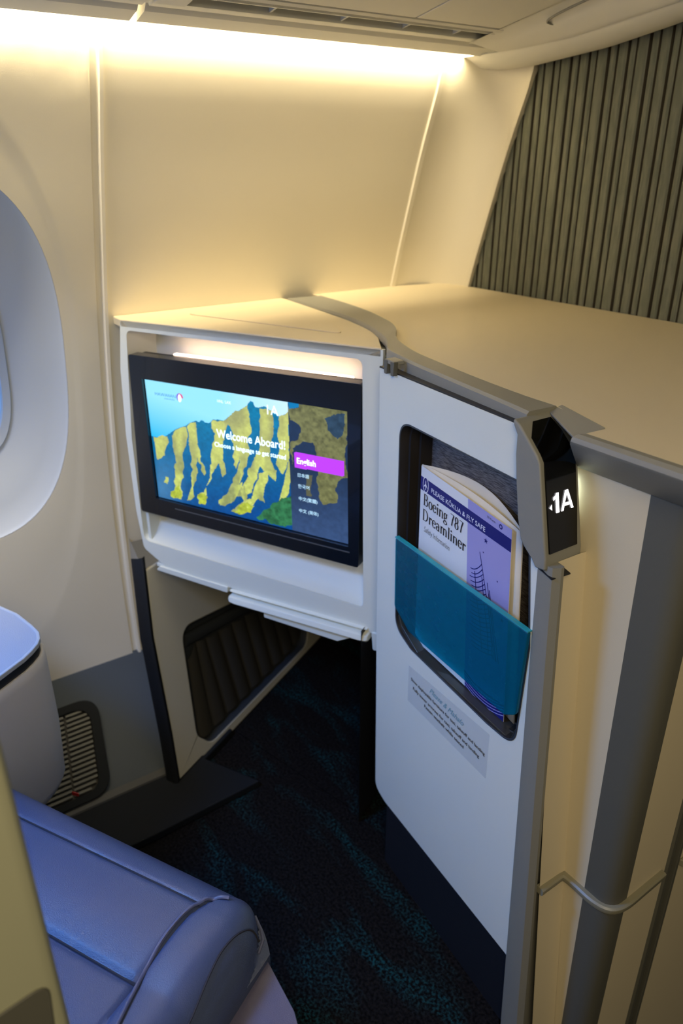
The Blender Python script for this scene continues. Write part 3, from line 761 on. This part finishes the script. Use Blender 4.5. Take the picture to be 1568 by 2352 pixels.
# rounded trim along the top, running back to the sidewall
outer = [(-1.615, .953), (-1.46, .940), (-1.314, .924), (-1.20, .895), (-1.139, .871), (-1.085, .845), (-1.052, .824), (-1.030, .806), (-1.005, .793), (-.96, .7845), (-.905, .777), (-.80, .764), (-.70, .7515), (-.647, .745)]
inner = [(-1.60, 1.044), (-1.47, 1.028), (-1.341, 1.001), (-1.255, .972), (-1.20, .950), (-1.145, .918), (-1.110, .890), (-1.080, .868), (-1.05, .853), (-.985, .832), (-.92, .822), (-.80, .806), (-.70, .798), (-.644, .800)]
def hgt(i): return np.interp(i, [0, 5, 8, 13], [.003, .012, .010, .002])
bm = bmesh.new(); loops = []; n_ = len(outer)
oo = spline([(x, y, 0) for x, y in outer], 4); ii = spline([(x, y, 0) for x, y in inner], 4)
for k, (a, b) in enumerate(zip(oo, ii)):
    h = T + float(hgt(k / 4)); bl = T - .016 if k / 4 > 6 else T - .004; d = (b - a).normalized()
    loops.append([(a.x + d.x * -.001, a.y + d.y * -.001, bl), (a.x - d.x * .001, a.y - d.y * .001, h - .004), (a.x + d.x * .003, a.y + d.y * .003, h), (b.x - d.x * .003, b.y - d.y * .003, h), (b.x, b.y, h - .003), (b.x, b.y, T - .016)])
add_loft(bm, loops, True, (True, True)); finish('top_trim', bm, M_trim, div, 40)
# black strip painting in the shade of the gap below the trim, and the turned left edge of the panel
slab('shadow_gap', P2, [(-.352, 1.1335), (.012, 1.1335), (.012, 1.1365), (-.352, 1.1365)], -.04, -.001, M_black, div).name = 'gap_shade_strip'
bm = bmesh.new(); e0 = [(-.338, 0), (-.349, -.006), (-.356, -.018), (-.357, -.05)]
add_loft(bm, [[P2.P(u + du, z, w_) for u, w_ in e0] for z, du in ((.215, .018), (.4, .013), (.7, .008), (1.134, 0))], False)
finish('turned_edge', bm, M_white, div, 60)
# small latch on the trim
for du in (0, .020):
    slab('latch', P2, rpoly([(-.322 + du, T - .018), (-.314 + du, T - .018), (-.312 + du, T + .006), (-.324 + du, T + .006)], .002, 2), .0, .009, M_post, div, bevel=.001)
slab('latch', P2, rpoly([(-.324, T + .0), (-.292, T + .0), (-.294, T + .007), (-.322, T + .007)], .002, 2), -.012, .008, M_trim, div, bevel=.001)
# clear decal with printed instructions
dc = root('instruction_sticker', (*P2.P(-.1, 0, .001).xy, .52), 'clear instruction sticker with small dark print on the white divider below the teal pocket', 'sticker')
slab('clear_film', P2, rpoly([(-.222, .518), (.012, .520), (.010, .612), (-.223, .598)], .002, 3), .0002, .0006, M_decal, dc)
text('printed_text', 'Stow deployable furniture for taxi, takeoff and landing', P2, -.214, .5705, .218, M_ink, dc, h=.0068, z=.0008, bold=.01, dy=-.008)
text('printed_text', 'Fully lower armrest for taxi, takeoff and landing', P2, -.206, .554, .197, M_ink, dc, h=.0068, z=.0008, bold=.01, dy=-.007)
text('printed_text', 'Fasten seatbelt while seated', P2, -.168, .540, .118, M_ink, dc, h=.0068, z=.0008, bold=.01, dy=-.005)
text('script_text', 'Please & Mahalo', P2, -.155, .583, .100, M_cyan, dc, h=.0115, z=.0008, shear=.5, dy=-.004)

# ------------------------------------------------------------------ SAFETY CARD in the pocket
card = root('safety_card', (*P2.P(-.1, 0, -.02).xy, .645), 'safety card with a navy band and lavender sail drawing in the teal pocket', 'card')
CT = dict(TL=(-.242, .989), TR=(-.010, .968), BR=(.017, .635), BL=(-.237, .642))
def cp(s, t):
    """point on the card: s across 0..1, t down 0..1"""
    a = [CT['TL'][i] * (1 - s) + CT['TR'][i] * s for i in (0, 1)]; b = [CT['BL'][i] * (1 - s) + CT['BR'][i] * s for i in (0, 1)]
    return a[0] * (1 - t) + b[0] * t, a[1] * (1 - t) + b[1] * t
class CFr:
    def P(s, x, y, z=0): u, v = cp(x, y); return P2.P(u, v, -.02 + z)
CF = CFr()
class CText:
    """frame whose x is metres across and y metres up from the card's top left"""
    def P(s, x, y, z=0): u, v = cp(x / .233, -y / .343); return P2.P(u, v, -.02 + z)
CX = CText()
def cquad(s0, t0, s1, t1): return [(s0, t0), (s1, t0), (s1, t1), (s0, t1)]
def cslab(name, poly, z0, z1, m):
    bm = bmesh.new(); add_loft(bm, [[CF.P(x, y, z) for x, y in poly] for z in (z0, z1)], True, (True, True)); return finish(name, bm, m, card, 30)
cslab('front_page', cquad(0, 0, 1, 1), -.0006, 0, M_card)
lv = cslab('lavender_half', [(.552, 0), (1, 0), (1, 1), (.60, 1)], .0001, .0003, M_lav)
flat('navy_band', CF, [[(0, .052), (1, .046), (1, .108), (0, .122)]], M_navy, card, .0005)
# bowed pages behind
for k, (bow, tint) in enumerate(((.029, M_cardb), (.010, M_cardb))):
    bm = bmesh.new(); rows = []
    for j in range(13):
        s = j / 12 * 1.07; w_ = -.0010 - .0016 * k - bow * math.sin(math.pi * min(s / 1.07, 1) ** .9) - (.006 if k == 0 else .003) * s
        rows.append([CF.P(s, t, w_) for t in (-.004 - (.030 if k == 0 else .008) * math.sin(math.pi * min(s / 1.07, 1)), .3, .6, .98)])
    add_loft(bm, rows, False); finish('back_page', bm, tint, card, 60, solid=.0005)
# emblem
flat('emblem', CF, [circ(.065, .083, .036, .042, n=28)], M_inkw, card, .0007)
flat('emblem', CF, [circ(.065, .083, .030, .036, n=28)], M_navy, card, .0008)
pl = [(.065, .057), (.069, .066), (.069, .078), (.087, .094), (.087, .098), (.069, .090), (.068, .104), (.074, .109), (.065, .107), (.056, .109), (.062, .104), (.061, .090), (.043, .098), (.043, .094), (.061, .078), (.061, .066)]
flat('emblem', CF, [pl], M_inkw, card, .0009)
text('band_text', 'PLEASE KŌKUA & FLY SAFE', CX, .0315, -.0345, .142, M_inkw, card, h=.0105, z=.0007, bold=.01)
text('small_text', '787-9 Series', CX, .176, -.0085, .020, M_ink, card, h=.0035, z=.0005)
flat('small_ring', CF, [circ(.895, .022, .017, .012)], M_navy, card, .0005); flat('small_ring', CF, [circ(.895, .022, .008, .006)], M_lav, card, .0006)


# high-contrast serif lettering drawn with a broad nib
def nib(bm, fr, pts, hx, hy, ox, oy, k, z, sk=0):
    P_ = [Vector(p) for p in pts]; L = []
    for i, p in enumerate(P_):
        t = (P_[min(i + 1, len(P_) - 1)] - P_[max(i - 1, 0)]).normalized(); n = Vector((-t.y, t.x)); w_ = math.hypot(hx * n.x, hy * n.y)
        L.append((p + n * w_, p - n * w_))
    for (a, b), (c, d) in zip(L, L[1:]):
        vs = [bm.verts.new(fr.P(ox + (q.x + sk * q.y) * k, oy + q.y * k, z)) for q in (a, b, d, c)]
        bm.faces.new(vs)


def el(cx, cy, rx, ry, a0, a1, n=14): return [(cx + rx * math.cos(math.radians(a0 + (a1 - a0) * i / n)), cy + ry * math.sin(math.radians(a0 + (a1 - a0) * i / n))) for i in range(n + 1)]
def S(x, y, w_=.075): return ('s', x, y, w_)
G = {
 'B': (.62, [[(.13, 0), (.13, .7)], [(.13, .687), (.30, .687)] + el(.30, .53, .15, .157, 90, -90) + [(.13, .373)], [(.13, .36), (.33, .36)] + el(.33, .187, .18, .174, 90, -90) + [(.13, .013)]], [S(.11, .69), S(.11, .01)]),
 'D': (.72, [[(.13, 0), (.13, .7)], [(.13, .687), (.30, .687)] + el(.30, .35, .29, .337, 90, -90, 20) + [(.13, .013)]], [S(.11, .69), S(.11, .01)]),
 'o': (.50, [el(.25, .23, .18, .225, 0, 360, 24)], []),
 'e': (.46, [[(.08, .26), (.40, .26)] + el(.24, .26, .165, .195, 0, 180)[0:] + el(.25, .23, .175, .225, 180, 325)], []),
 'i': (.28, [[(.14, 0), (.14, .45)], el(.135, .61, .022, .03, 0, 360, 8)], [S(.14, .01), S(.10, .44, .05)]),
 'l': (.28, [[(.14, 0), (.14, .72)]], [S(.14, .01), S(.10, .71, .05)]),
 'n': (.56, [[(.13, 0), (.13, .45)], [(.13, .33)] + el(.29, .30, .145, .145, 150, 0), [(.435, .30), (.435, 0)]], [S(.13, .01, .07), S(.435, .01, .07), S(.09, .44, .05)]),
 'm': (.84, [[(.13, 0), (.13, .45)], [(.13, .33)] + el(.28, .30, .135, .145, 150, 0), [(.415, .30), (.415, 0)], [(.415, .33)] + el(.565, .30, .135, .145, 150, 0), [(.70, .30), (.70, 0)]], [S(.13, .01, .07), S(.415, .01, .07), S(.70, .01, .07), S(.09, .44, .05)]),
 'r': (.40, [[(.13, 0), (.13, .45)], [(.13, .30)] + el(.29, .28, .15, .155, 160, 70), el(.335, .39, .02, .025, 0, 360, 8)], [S(.13, .01), S(.09, .44, .05)]),
 'a': (.48, [[(.34, 0), (.34, .30)] + el(.22, .30, .12, .145, 0, 160), el(.21, .13, .13, .12, 60, 300), [(.34, .26), (.25, .245)], [(.34, .03), (.43, .02)]], []),
 'g': (.50, [el(.22, .29, .13, .155, 0, 360, 20), [(.33, .40), (.45, .45)], el(.22, -.12, .17, .10, 0, 360, 20), [(.12, .16), (.10, .06), (.16, .02), (.33, .0)]], []),
 't': (.32, [[(.14, .60), (.14, .07)] + el(.21, .07, .07, .06, 180, 300), [(.04, .44), (.28, .44)]], []),
 'f': (.32, [[(.14, 0), (.14, .58)] + el(.22, .58, .08, .12, 180, 60), [(.04, .44), (.28, .44)]], [S(.14, .01)]),
 'y': (.46, [[(.06, .44), (.24, .02)], [(.40, .44), (.20, -.12), (.10, -.20)]], []),
 'S': (.52, [el(.26, .52, .16, .165, 30, 250) + el(.26, .185, .17, .18, 70, -150)], []),
 'I': (.34, [[(.17, 0), (.17, .7)]], [S(.17, .01), S(.17, .69)]),
 '7': (.48, [[(.05, .68), (.43, .68)], [(.43, .68), (.28, .35), (.20, 0)]], []),
 '8': (.52, [el(.26, .52, .135, .165, 0, 360, 20), el(.26, .175, .17, .175, 0, 360, 20)], []),
 ' ': (.26, [], [])}


def serif(name, s, x, y, wdt, cap, m, parent, hx=.045, hy=.014, sk=0, dy=0, sq=1.0):
    tot = sum(G[c][0] for c in s); k = cap / .7; kx = wdt / (tot * k); bm = bmesh.new(); cx = 0
    class Q:
        def P(self, a, b, z=0): return CX.P(x + a * kx, y + b + dy * a * kx / wdt, z)
    for c in s:
        adv, strokes, ser = G[c]
        for st in strokes: nib(bm, Q(), st, hx, hy, cx * k, 0, k, .0006, sk)
        for _, sx, sy, sw in ser: nib(bm, Q(), [(sx - sw, sy), (sx + sw, sy)], .012, .012, cx * k, 0, k, .0006, sk)
        cx += adv
    return finish(name, bm, m, parent, 0)


serif('title_text', 'Boeing 787', .010, -.066, .110, .0205, M_ink, card, hx=.062, hy=.019)
serif('title_text', 'Dreamliner', .009, -.094, .119, .0205, M_ink, card, hx=.062, hy=.019)
serif('subtitle_text', 'Safety Information', .014, -.1135, .073, .0095, M_ink, card, hx=.035, hy=.02, sk=.25)

# sail drawing
def ink(name, lines, hw, m=M_navy, z=.0006, sh=(0, 0)):
    bm = bmesh.new()
    for ln in lines:
        pts = [Vector((p[0], p[1])) for p in ln]
        L = []
        for i, p in enumerate(pts):
            t = pts[min(i + 1, len(pts) - 1)] - pts[max(i - 1, 0)]; t = Vector((t.x * .233, t.y * .343)).normalized(); n = Vector((-t.y / .233, t.x / .343)) * hw
            L.append((p + n, p - n))
        for (a, b), (c, d) in zip(L, L[1:]): bm.faces.new([bm.verts.new(CF.P(q.x + sh[0], q.y + sh[1], z)) for q in (a, b, d, c)])
    return finish(name, bm, m, card, 0)
lines = []
mast = lambda t: (.665 + .155 * (t - .33) / .45 + .02 * math.sin((t - .33) * 5), t)
lines.append([mast(t) for t in np.linspace(.305, .80, 14)])
lines.append([(.745 + .10 * (t - .44) / .36 + .05 * (t - .44), t) for t in np.linspace(.43, .80, 10)])
for i in range(20):
    t = .36 + i * .022; x1, y1 = mast(t); x0 = .565 + .012 * math.sin(i * 2.1) + .002 * i; y0 = t + .060 - .02 * i / 20
    lines.append([(x1 * (1 - f) + x0 * f, y1 + (y0 - y1) * (1 - (1 - f) ** 2)) for f in np.linspace(0, 1, 7)])
for i in range(14):
    t = .50 + i * .020; lines.append([(mast(t)[0], t), (.75 + .12 * (t - .44) / .36, t + .014)])
ink('sail_drawing', lines, .0007, sh=(.045, -.09))
ink('sail_drawing', [[(.625, .42), (.655, .55), (.70, .66), (.73, .80)], [(.70, .42), (.735, .55), (.775, .66), (.80, .80)], [(.765, .50), (.80, .62), (.84, .80)], [(.775, .48), (.83, .64), (.87, .80)], [(.78, .46), (.85, .66), (.90, .80)]], .0008, sh=(.03, -.09))
stars = []
for sx, sy, r in ((.755, .140, .022), (.945, .470, .020)):
    stars.append([(sx + r * (1 if i % 2 == 0 else .4) * math.sin(i * math.pi / 5), sy - r * .68 * (1 if i % 2 == 0 else .4) * math.cos(i * math.pi / 5)) for i in range(10)])
for sx, sy in ((.735, .205), (.885, .295)): stars.append(circ(sx, sy, .006, .004, n=8))
for st_ in stars: flat('star_drawing', CF, [st_], M_navy, card, .0006)
flat('wave_drawing', CF, [[(.590, .905), (.70, .93), (.83, .925), (1, .905), (1, 1), (.605, 1)]], M_navy, card, .0007)
ink('wave_drawing', [[(.60 + .4 * f, .92 + .016 * k + .035 * f * (1 - f) * 4 - .02 * f) for f in np.linspace(0, 1, 9)] for k in range(5)], .0007, M_lav, .0009)

# ------------------------------------------------------------------ SEAT NUMBER SIGN
sg = root('seat_number_sign', (-.60, .755, .96), 'grey housing with black glass and glowing seat number 1A on the divider post', 'sign')
hp = [(-.640, 1.127), (-.639, 1.10), (-.634, 1.067), (-.624, 1.013), (-.615, .984), (-.607, .975), (-.592, .963), (-.584, .953), (-.567, .955), (-.568, .972), (-.596, 1.100), (-.603, 1.109), (-.636, 1.1405), (-.644, 1.146), (-.650, 1.146), (-.647, 1.138)]
hf = Fr((0, 0, 0), (1, 0, 0), (0, 0, 1), (0, -1, 0))
slab('sign_housing', hf, hp, -.794, -.720, M_trim, sg, bevel=.006, seg=4)
prof = [(-.5695, .978), (-.582, 1.035), (-.5945, 1.092), (-.598, 1.1005), (-.604, 1.108), (-.622, 1.1255), (-.6375, 1.1402)]
def prn(i):
    a = Vector(prof[max(i - 1, 0)]); b = Vector(prof[min(i + 1, len(prof) - 1)]); t = (b - a).normalized(); return Vector((t.y, -t.x))
bm = bmesh.new(); rows = []
yl = [.7275, .7275, .7275, .7275, .7275, .728, .745]; yr = [.782, .7855, .786, .786, .786, .785, .779]
for i, (x, z) in enumerate(prof):
    n = prn(i); o_ = .0024
    rows.append([(x - n.x * .002, yl[i] - .0008, z - n.y * .002), (x + n.x * o_, yl[i], z + n.y * o_), (x + n.x * o_, yr[i], z + n.y * o_), (x - n.x * .002, yr[i] + .0008, z - n.y * .002)])
add_loft(bm, rows, False); finish('black_glass', bm, M_gloss, sg, 50, .0)
FZ = Vector((-.028, 0, .129)).normalized(); FNn = Vector((.129, 0, .028)).normalized()
SF = Fr(Vector((-.5695, 0, .978)) + FNn * .0026, (0, 1, 0), FZ, FNn)
def sv_(z): return (z - .978) / FZ.z
def dgt(pts, x0, w_, z0=1.0305, h_=.0265): return [(x0 + a * w_, sv_(z0 + b * h_)) for a, b in pts]
flat('seat_number', SF, [dgt([(.45, 0), (.80, 0), (.80, 1), (.52, 1), (.45, .90), (.20, .82), (.20, .66), (.45, .74)], .7345, .0175)], M_num, sg, .0008)
flat('seat_letter', SF, [dgt([(0, 0), (.19, 0), (.27, .24), (.5, .80), (.5, 1), (.38, 1)], .7520, .0245), dgt([(1, 0), (.81, 0), (.73, .24), (.5, .80), (.5, 1), (.62, 1)], .7520, .0245), dgt([(.22, .22), (.78, .22), (.73, .37), (.27, .37)], .7520, .0245)], M_num, sg, .0008)
flat('arrow_mark', SF, [[(.7300, sv_(1.0400)), (.7347, sv_(1.0440)), (.7347, sv_(1.0360))]], M_num, sg, .0008)
bm = bmesh.new(); p1_, p2_, p3_ = Vector((-.644, .809, 1.1518)), Vector((-.547, .776, 1.1518)), Vector((-.5575, .735, 1.1415)); pn = (p2_ - p1_).cross(p3_ - p1_)
vs = [(x, y, p1_.z - (pn.x * (x - p1_.x) + pn.y * (y - p1_.y)) / pn.z) for x, y in ((-.646, .786), (-.644, .809), (-.547, .776), (-.5575, .735))]
t_ = [bm.verts.new(v) for v in vs]; b_ = [bm.verts.new((v[0], v[1], v[2] - .003)) for v in vs]; bm.faces.new(t_); bm.faces.new(b_[::-1])
for i in range(4): bm.faces.new((t_[i], t_[(i + 1) % 4], b_[(i + 1) % 4], b_[i]))
finish('cap_plate', bm, M_trim, sg, 20, .0008)
slab('joint_ring', P2, rpoly([(.0735, .951), (.100, .946), (.100, .948), (.0735, .953)], .0005, 2), -.03, .0036, M_black, sg)
bm = bmesh.new(); bmesh.ops.create_cube(bm, size=1)
for v in bm.verts: v.co = Vector((-.604 + v.co.x * .006, .7955 + v.co.y * .003, 1.035 + v.co.z * .05))
sl = finish('side_lamp', bm, M_lamp, sg, 0); sl['label'] = 'small white courtesy lamp on the side of the housing'

# ------------------------------------------------------------------ FRONT CONSOLE (shell with the broad top)
con = root('front_console', (-.9, 1.1, 0), 'large cream console with a broad flat top and grey rounded corner post', 'console')
ctop = [tuple(v.xy) for v in ii][::-1] + [(-1.645, 1.045), (-1.645, 1.30), (-1.612, 1.440), (-1.548, 1.463), (-.30, 1.470), (-.30, .742), (-.549, .742), (-.547, .776)]
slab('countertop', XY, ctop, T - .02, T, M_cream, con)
XF = .018
def xA(z): return -.553 + (.8 - z) * .092
def shell(bm, prof_, zs):
    add_loft(bm, [[(x + (dx if True else 0) * (.8 - z), y, z) for x, y, dx in prof_] for z in zs], False)
arc = [(-.447 + .026 * math.sin(math.radians(a)), .828 - .026 * math.cos(math.radians(a))) for a in range(0, 91, 15)]
zs_ = [0, .375]; zu = [.385, 1.12]
# side A + B (cream) above and below the rail; grey post round the corner; side C (cream)
bm = bmesh.new(); shell(bm, [(-.552, .744, .092), (-.551, .79, .092), (-.5495, .801, .092)], [-.34, .4, .8, .962])
shell(bm, [(-.5495, .801, .092), (-.480, .802, .02)], [-.34, .4, .8, 1.12]); shell(bm, [(-.60, .803, .092), (-.5495, .801, .092)], [.94, 1.02, 1.12]); finish('aft_panel', bm, M_cream, con, 20)
bm = bmesh.new(); shell(bm, [(-.480, .802, .02)] + [(x, y, .0) for x, y in arc] + [(-.421, .842, 0)], [-.34, .4, .8, 1.12]); finish('corner_post', bm, M_post, con, 50)
bm = bmesh.new(); shell(bm, [(-.421, .842, 0), (-.422, .946, 0)], [-.34, 1.12]); finish('aisle_panel', bm, M_cream, con, 20)
bm = bmesh.new(); shell(bm, [(-.422, .946, 0), (-.418, .949, 0), (-.418, .958, 0), (-.424, .961, 0), (-.45, .961, 0)], [-.34, 1.12]); finish('door_seal', bm, M_post, con, 30)
# bumper rail
rp = spline([(-.515, .742, 0), (-.515, .77, 0), (-.5145, .793, 0), (-.507, .8005, 0), (-.485, .802, 0), (-.452, .802, 0), (-.429, .811, 0), (-.421, .835, 0), (-.421, .88, 0), (-.422, .935, 0)], 4)
def rail(name, pts, z, par, out=.010, th=.013):
    bm = bmesh.new(); loops = []
    for i, p in enumerate(pts):
        t = (pts[min(i + 1, len(pts) - 1)] - pts[max(i - 1, 0)]).normalized(); n = Vector((t.y, -t.x, 0)); x_off = 0
        q = Vector((p.x + x_off, p.y, z)); loops.append([q - n * .004 + Vector((0, 0, -th)), q + n * (out - .002) + Vector((0, 0, -th)), q + n * out + Vector((0, 0, -th + .003)), q + n * out + Vector((0, 0, -.0025)), q + n * (out - .003), q - n * .004])
    add_loft(bm, loops, True, (True, True)); return finish(name, bm, M_cream if False else M_rail, par, 35)
M_rail = mat('rail_plastic', (.25, .235, .165), .4)
rail('bumper_rail', rp, .388, con)
# sloping rim band under the top edge
bm = bmesh.new(); xr = [-.562, -.52, -.46, -.437, -.4345, -.43, -.36, -.30]
def rimsec(x, k=0):
    return [(x + .009 * k, .742, 1.150), (x + .004 * k, .733, 1.150), (x, .727, 1.1465), (x, .7245, 1.141), (x - .002 * k, .727, 1.136), (x - .038 * k, .796, 1.079), (x - .042 * k, .803, 1.076), (x - .045 * k, .815, 1.076)]
add_loft(bm, [rimsec(-.557, 1)] + [rimsec(x) for x in xr[2:]], False); finish('top_rim', bm, M_trim, con, 30)
# unseen blocks added inside so that no light passes
slab('console_light_block', XY, [(-1.02, .88), (-.66, .83), (-.56, .83), (-.44, .85), (-.44, 1.44), (-1.45, 1.44)], .56, 1.125, M_post, con)
slab('console_light_block', XY, [(-1.0, .86), (-.66, .83), (-.53, .83), (-.44, .85), (-.44, 1.40), (-1.15, 1.44)], .0, .56, M_kick, con)

# next panel along the aisle, beyond the dark gap
ap = root('sliding_door_panel', (-.42, 1.1, 0), 'narrow cream aisle panel with its own rail right of the dark gap', 'door')
slab('door_leaf', XY, [(-.418, .972), (-.418, 1.44), (-.44, 1.44), (-.44, .972)], -.336, 1.12, M_cream, ap, bevel=.003)
slab('door_edge', XY, [(-.414, .966), (-.414, .974), (-.44, .974), (-.44, .966)], -.336, 1.12, M_post, ap, bevel=.001)
bm = bmesh.new(); add_slab(bm, XY, [(-.418, .980), (-.406, .984), (-.406, 1.44), (-.418, 1.44)], .372, .386); finish('bumper_rail', bm, M_rail, ap, 30, .002)

# ------------------------------------------------------------------ SEAT
seat = root('seat', (-.85, 0, 0), 'blue-lit leather seat cushion with piped edges at the lower left', 'seat')
SO = Vector((-.718, .30, 0)); SD = D1; SB = -FD      # a across, b towards the seat back
PS = Fr(SO, SD, SB, (0, 0, 1))
NA_, NB_ = 110, 90; A0, A1_ = -.46, .083; B0, B1 = -.012, .33
bm = bmesh.new(); rows = []
seams = []
def fronts(a): return .0 + .04 * max(0, (a - .0) / .08) ** 2
def height(a, b):
    da = (.083 - a); db = b - B0 - fronts(a); R = .060
    def ro(d, R): return R - math.sqrt(max(R * R - (R - min(max(d, 0), R)) ** 2, 0))
    rx = max(0, R - da); ry = max(0, .075 - db) * .8; d = math.hypot(rx, ry); drop = R - math.sqrt(max(R * R - min(d, R) ** 2, 0))
    z = .505 - drop * 1.1
    s1 = b - (.055 + .02 * max(0, (a + .4)) - .035 * max(0, (a + .4)))      # first cross seam
    pa = -.022 + .06 * max(0, (.10 - b) / .1) ** 2 * .5 + .03 * max(0, b - .16)   # piping line
    g = .004 * math.exp(-((a - pa) / .004) ** 2)
    if a < pa: g += .0035 * math.exp(-((b - .052 + .02 * (a + .2)) / .0035) ** 2) + .005 * math.exp(-((b - .180) / .005) ** 2)
    z -= g
    if a > pa: z += .008 * math.sin(math.pi * min(1, (a - pa) / .09)) ** .7
    z += .006 * math.sin(math.pi * min(max((b - .05) / .13, 0), 1)) if b < .18 else .006 * abs(math.sin(math.pi * min((b - .18) / .2, 1)))
    return z
for j in range(NB_ + 1):
    b = B0 + (B1 - B0) * (j / NB_) ** 1.35; row = []
    for i in range(NA_ + 1):
        a = A0 + (A1_ - A0) * (1 - (1 - i / NA_) ** 1.3); bb = b + fronts(a) * (1 - j / NB_); row.append(bm.verts.new(PS.P(a, bb, height(a, bb))))
    rows.append(row)
for j in range(NB_):
    for i in range(NA_): bm.faces.new((rows[j][i], rows[j][i + 1], rows[j + 1][i + 1], rows[j + 1][i]))
# skirts
ed = [rows[0][i] for i in range(NA_ + 1)] + [rows[j][NA_] for j in range(1, NB_ + 1)]
prev = None; low = []
for v in ed:
    n = Vector(v.co); low.append(bm.verts.new((n.x, n.y, .36)))
for i in range(len(ed) - 1): bm.faces.new((ed[i], ed[i + 1], low[i + 1], low[i]))
finish('seat_cushion', bm, M_leather, seat, 60)
pp = [(.012, .022), (-.006, .030), (-.018, .045), (-.026, .085), (-.023, .148), (-.004, .222), (.022, .31)]
sp_ = spline([(a, b, 0) for a, b in pp], 5)
tube('piping', [PS.P(p.x, p.y, height(p.x, p.y) + .0035) for p in sp_], .0028, M_pip, seat, 6)
tube('cross_seam', [PS.P(a, .052 - .02 * (a + .2), height(a, .052 - .02 * (a + .2)) + .0012) for a in np.linspace(-.44, -.02, 20)], .0016, M_seamline, seat, 5)
tube('cross_seam', [PS.P(a, .18, height(a, .18) + .0018) for a in np.linspace(-.44, -.02, 20)], .0018, M_seamline, seat, 5)
os_ = spline([(.062, .024, 0), (.056, .045, 0), (.052, .09, 0), (.055, .125, 0), (.064, .19, 0), (.072, .29, 0)], 5)
tube('outer_seam', [PS.P(p.x, p.y, height(p.x, p.y) + .0012) for p in os_], .0016, M_seamline, seat, 5)
tube('corner_piping', [PS.P(a, b, height(a, b) + .001) for a, b in ((.040, .002), (.055, .010), (.066, .022), (.070, .040))], .0022, M_pip, seat, 5)
slab('seat_base', PS, [(-.44, .03), (.06, .05), (.06, .32), (-.44, .32)], .05, .37, M_leatherd, seat)
tg_ = slab('red_tag', Fr((-1.235, .195, .30), (.8, .6, 0), (0, 0, 1), (.6, -.8, 0)), rr(0, 0, .016, .008, .002, 3), -.001, .001, M_red, seat); tg_['label'] = 'small red tag'

pad = root('armrest_pad', (*PS.P(.15, .2).xy, .30), 'purple-grey leather armrest pad right of the seat cushion at the lower edge', 'armrest')
bm = bmesh.new(); add_slab(bm, PS, rpoly([(.060, .022), (.150, .078), (.190, .118), (.125, .29), (.088, .325), (.080, .15)], [.006, .02, .03, .02, .01, .02], 5), .30, .43)
finish('leather_pad', bm, mat('armrest_leather', (.085, .080, .135), .45, bump=.5, bscale=700), pad, 40, .006, 3)
slab('pad_base', PS, [(.088, .07), (.170, .12), (.115, .28), (.092, .31)], .0, .30, M_black, pad)

# ------------------------------------------------------------------ SIDE LEDGE at the left edge
led = root('side_ledge', (-1.35, .0, 0), 'rounded side console with a blue-grey fabric top at the left under the window', 'side table')
lp0 = [(-1.66, .08), (-1.53, .125), (-1.44, .165), (-1.39, .187), (-1.331, .2005), (-1.300, .205), (-1.278, .201), (-1.262, .193), (-1.245, .178), (-1.229, .160), (-1.199, .113), (-1.0, -.205), (-1.3, -.5), (-1.66, -.5)]
def inset(pts, d):
    c = Vector((-1.42, -.10)); out = []
    n = len(pts)
    for i in range(n):
        a = Vector(pts[i - 1]); p = Vector(pts[i]); b = Vector(pts[(i + 1) % n]); t = (b - a).normalized(); nn = Vector((-t.y, t.x))
        if (c - p).dot(nn) < 0: nn = -nn
        out.append(tuple(p + nn * d))
    return out
slab('ledge_rim', XY, lp0, .640, .650, M_ledgerim, led, [inset(lp0, .0065)], bevel=.002)
slab('fabric_top', XY, inset(lp0, .006), .640, .6485, M_fab, led)
slab('black_band', XY, inset(lp0, .003), .622, .640, M_black, led).name = 'edge_band'  # black side band under the ledge top
bm = bmesh.new(); L_ = []
for z, d in ((.622, .000), (.618, -.003), (.60, -.004), (.45, -.004), (.33, .003), (.305, .014), (.295, .035)): L_.append([(x, y, z) for x, y in inset(lp0, d)])
add_loft(bm, L_, True, (True, True)); finish('ledge_body', bm, M_ledge, led, 50)
slab('ledge_stand', XY, [(-1.42, .10), (-1.31, .14), (-1.23, .05), (-1.21, -.3), (-1.42, -.3)], .022, .30, M_black, led)
LF = Fr(Vector((-1.26112, .18994, 0)), Vector((.5285, -.849, 0)), (0, 0, 1), Vector((.849, .5285, 0)))
slab('control_recess', LF, rpoly([(.025, .612), (.04, .575), (.25, .575), (.25, .612)], .012, 5), .003, .006, mat('control_plate', (.26, .24, .19), .4), led, bevel=.001)
bl = slab('indicator_light', LF, rr(.058, .592, .16, .598, .003, 4), .006, .0075, M_btn, led); bl['label'] = 'small glowing white light bar'
bm = bmesh.new()
for a, wdt in ((.022, .004), (.030, .009), (.042, .010), (.055, .004)): add_slab(bm, LF, rr(a, .5655, a + wdt, .569, .001, 2), .003, .0042)
bm2 = finish('printed_mark', bm, M_ink, led, 20)

# ------------------------------------------------------------------ FOREGROUND SHELL EDGE
sh = root('suite_shell', (-.45, -.3, 0), 'blurred grey-cream suite shell wall in the lower left foreground', 'partition')
slab('shell_wall', XY, rpoly([(-.449, .040), (-.449, -.9), (-.485, -.9), (-.485, .020)], [.010, 0, 0, .012], 4), -.336, 1.13, mat('shell_olive_cream', (.37, .37, .25), .6), sh, bevel=.004)
slab('shell_trim', XY, rpoly([(-.446, .036), (-.446, -.9), (-.488, -.9), (-.488, .016)], .004, 2), 1.13, 1.15, M_trim, sh, bevel=.004)
slab('latch_plate', Fr((-.449, 0, 0), (0, 1, 0), (0, 0, 1), (1, 0, 0)), rpoly([(-.03, .76), (.022, .80), (.026, .86), (-.03, .85)], .012, 5), .0, .002, M_post, sh, bevel=.001)
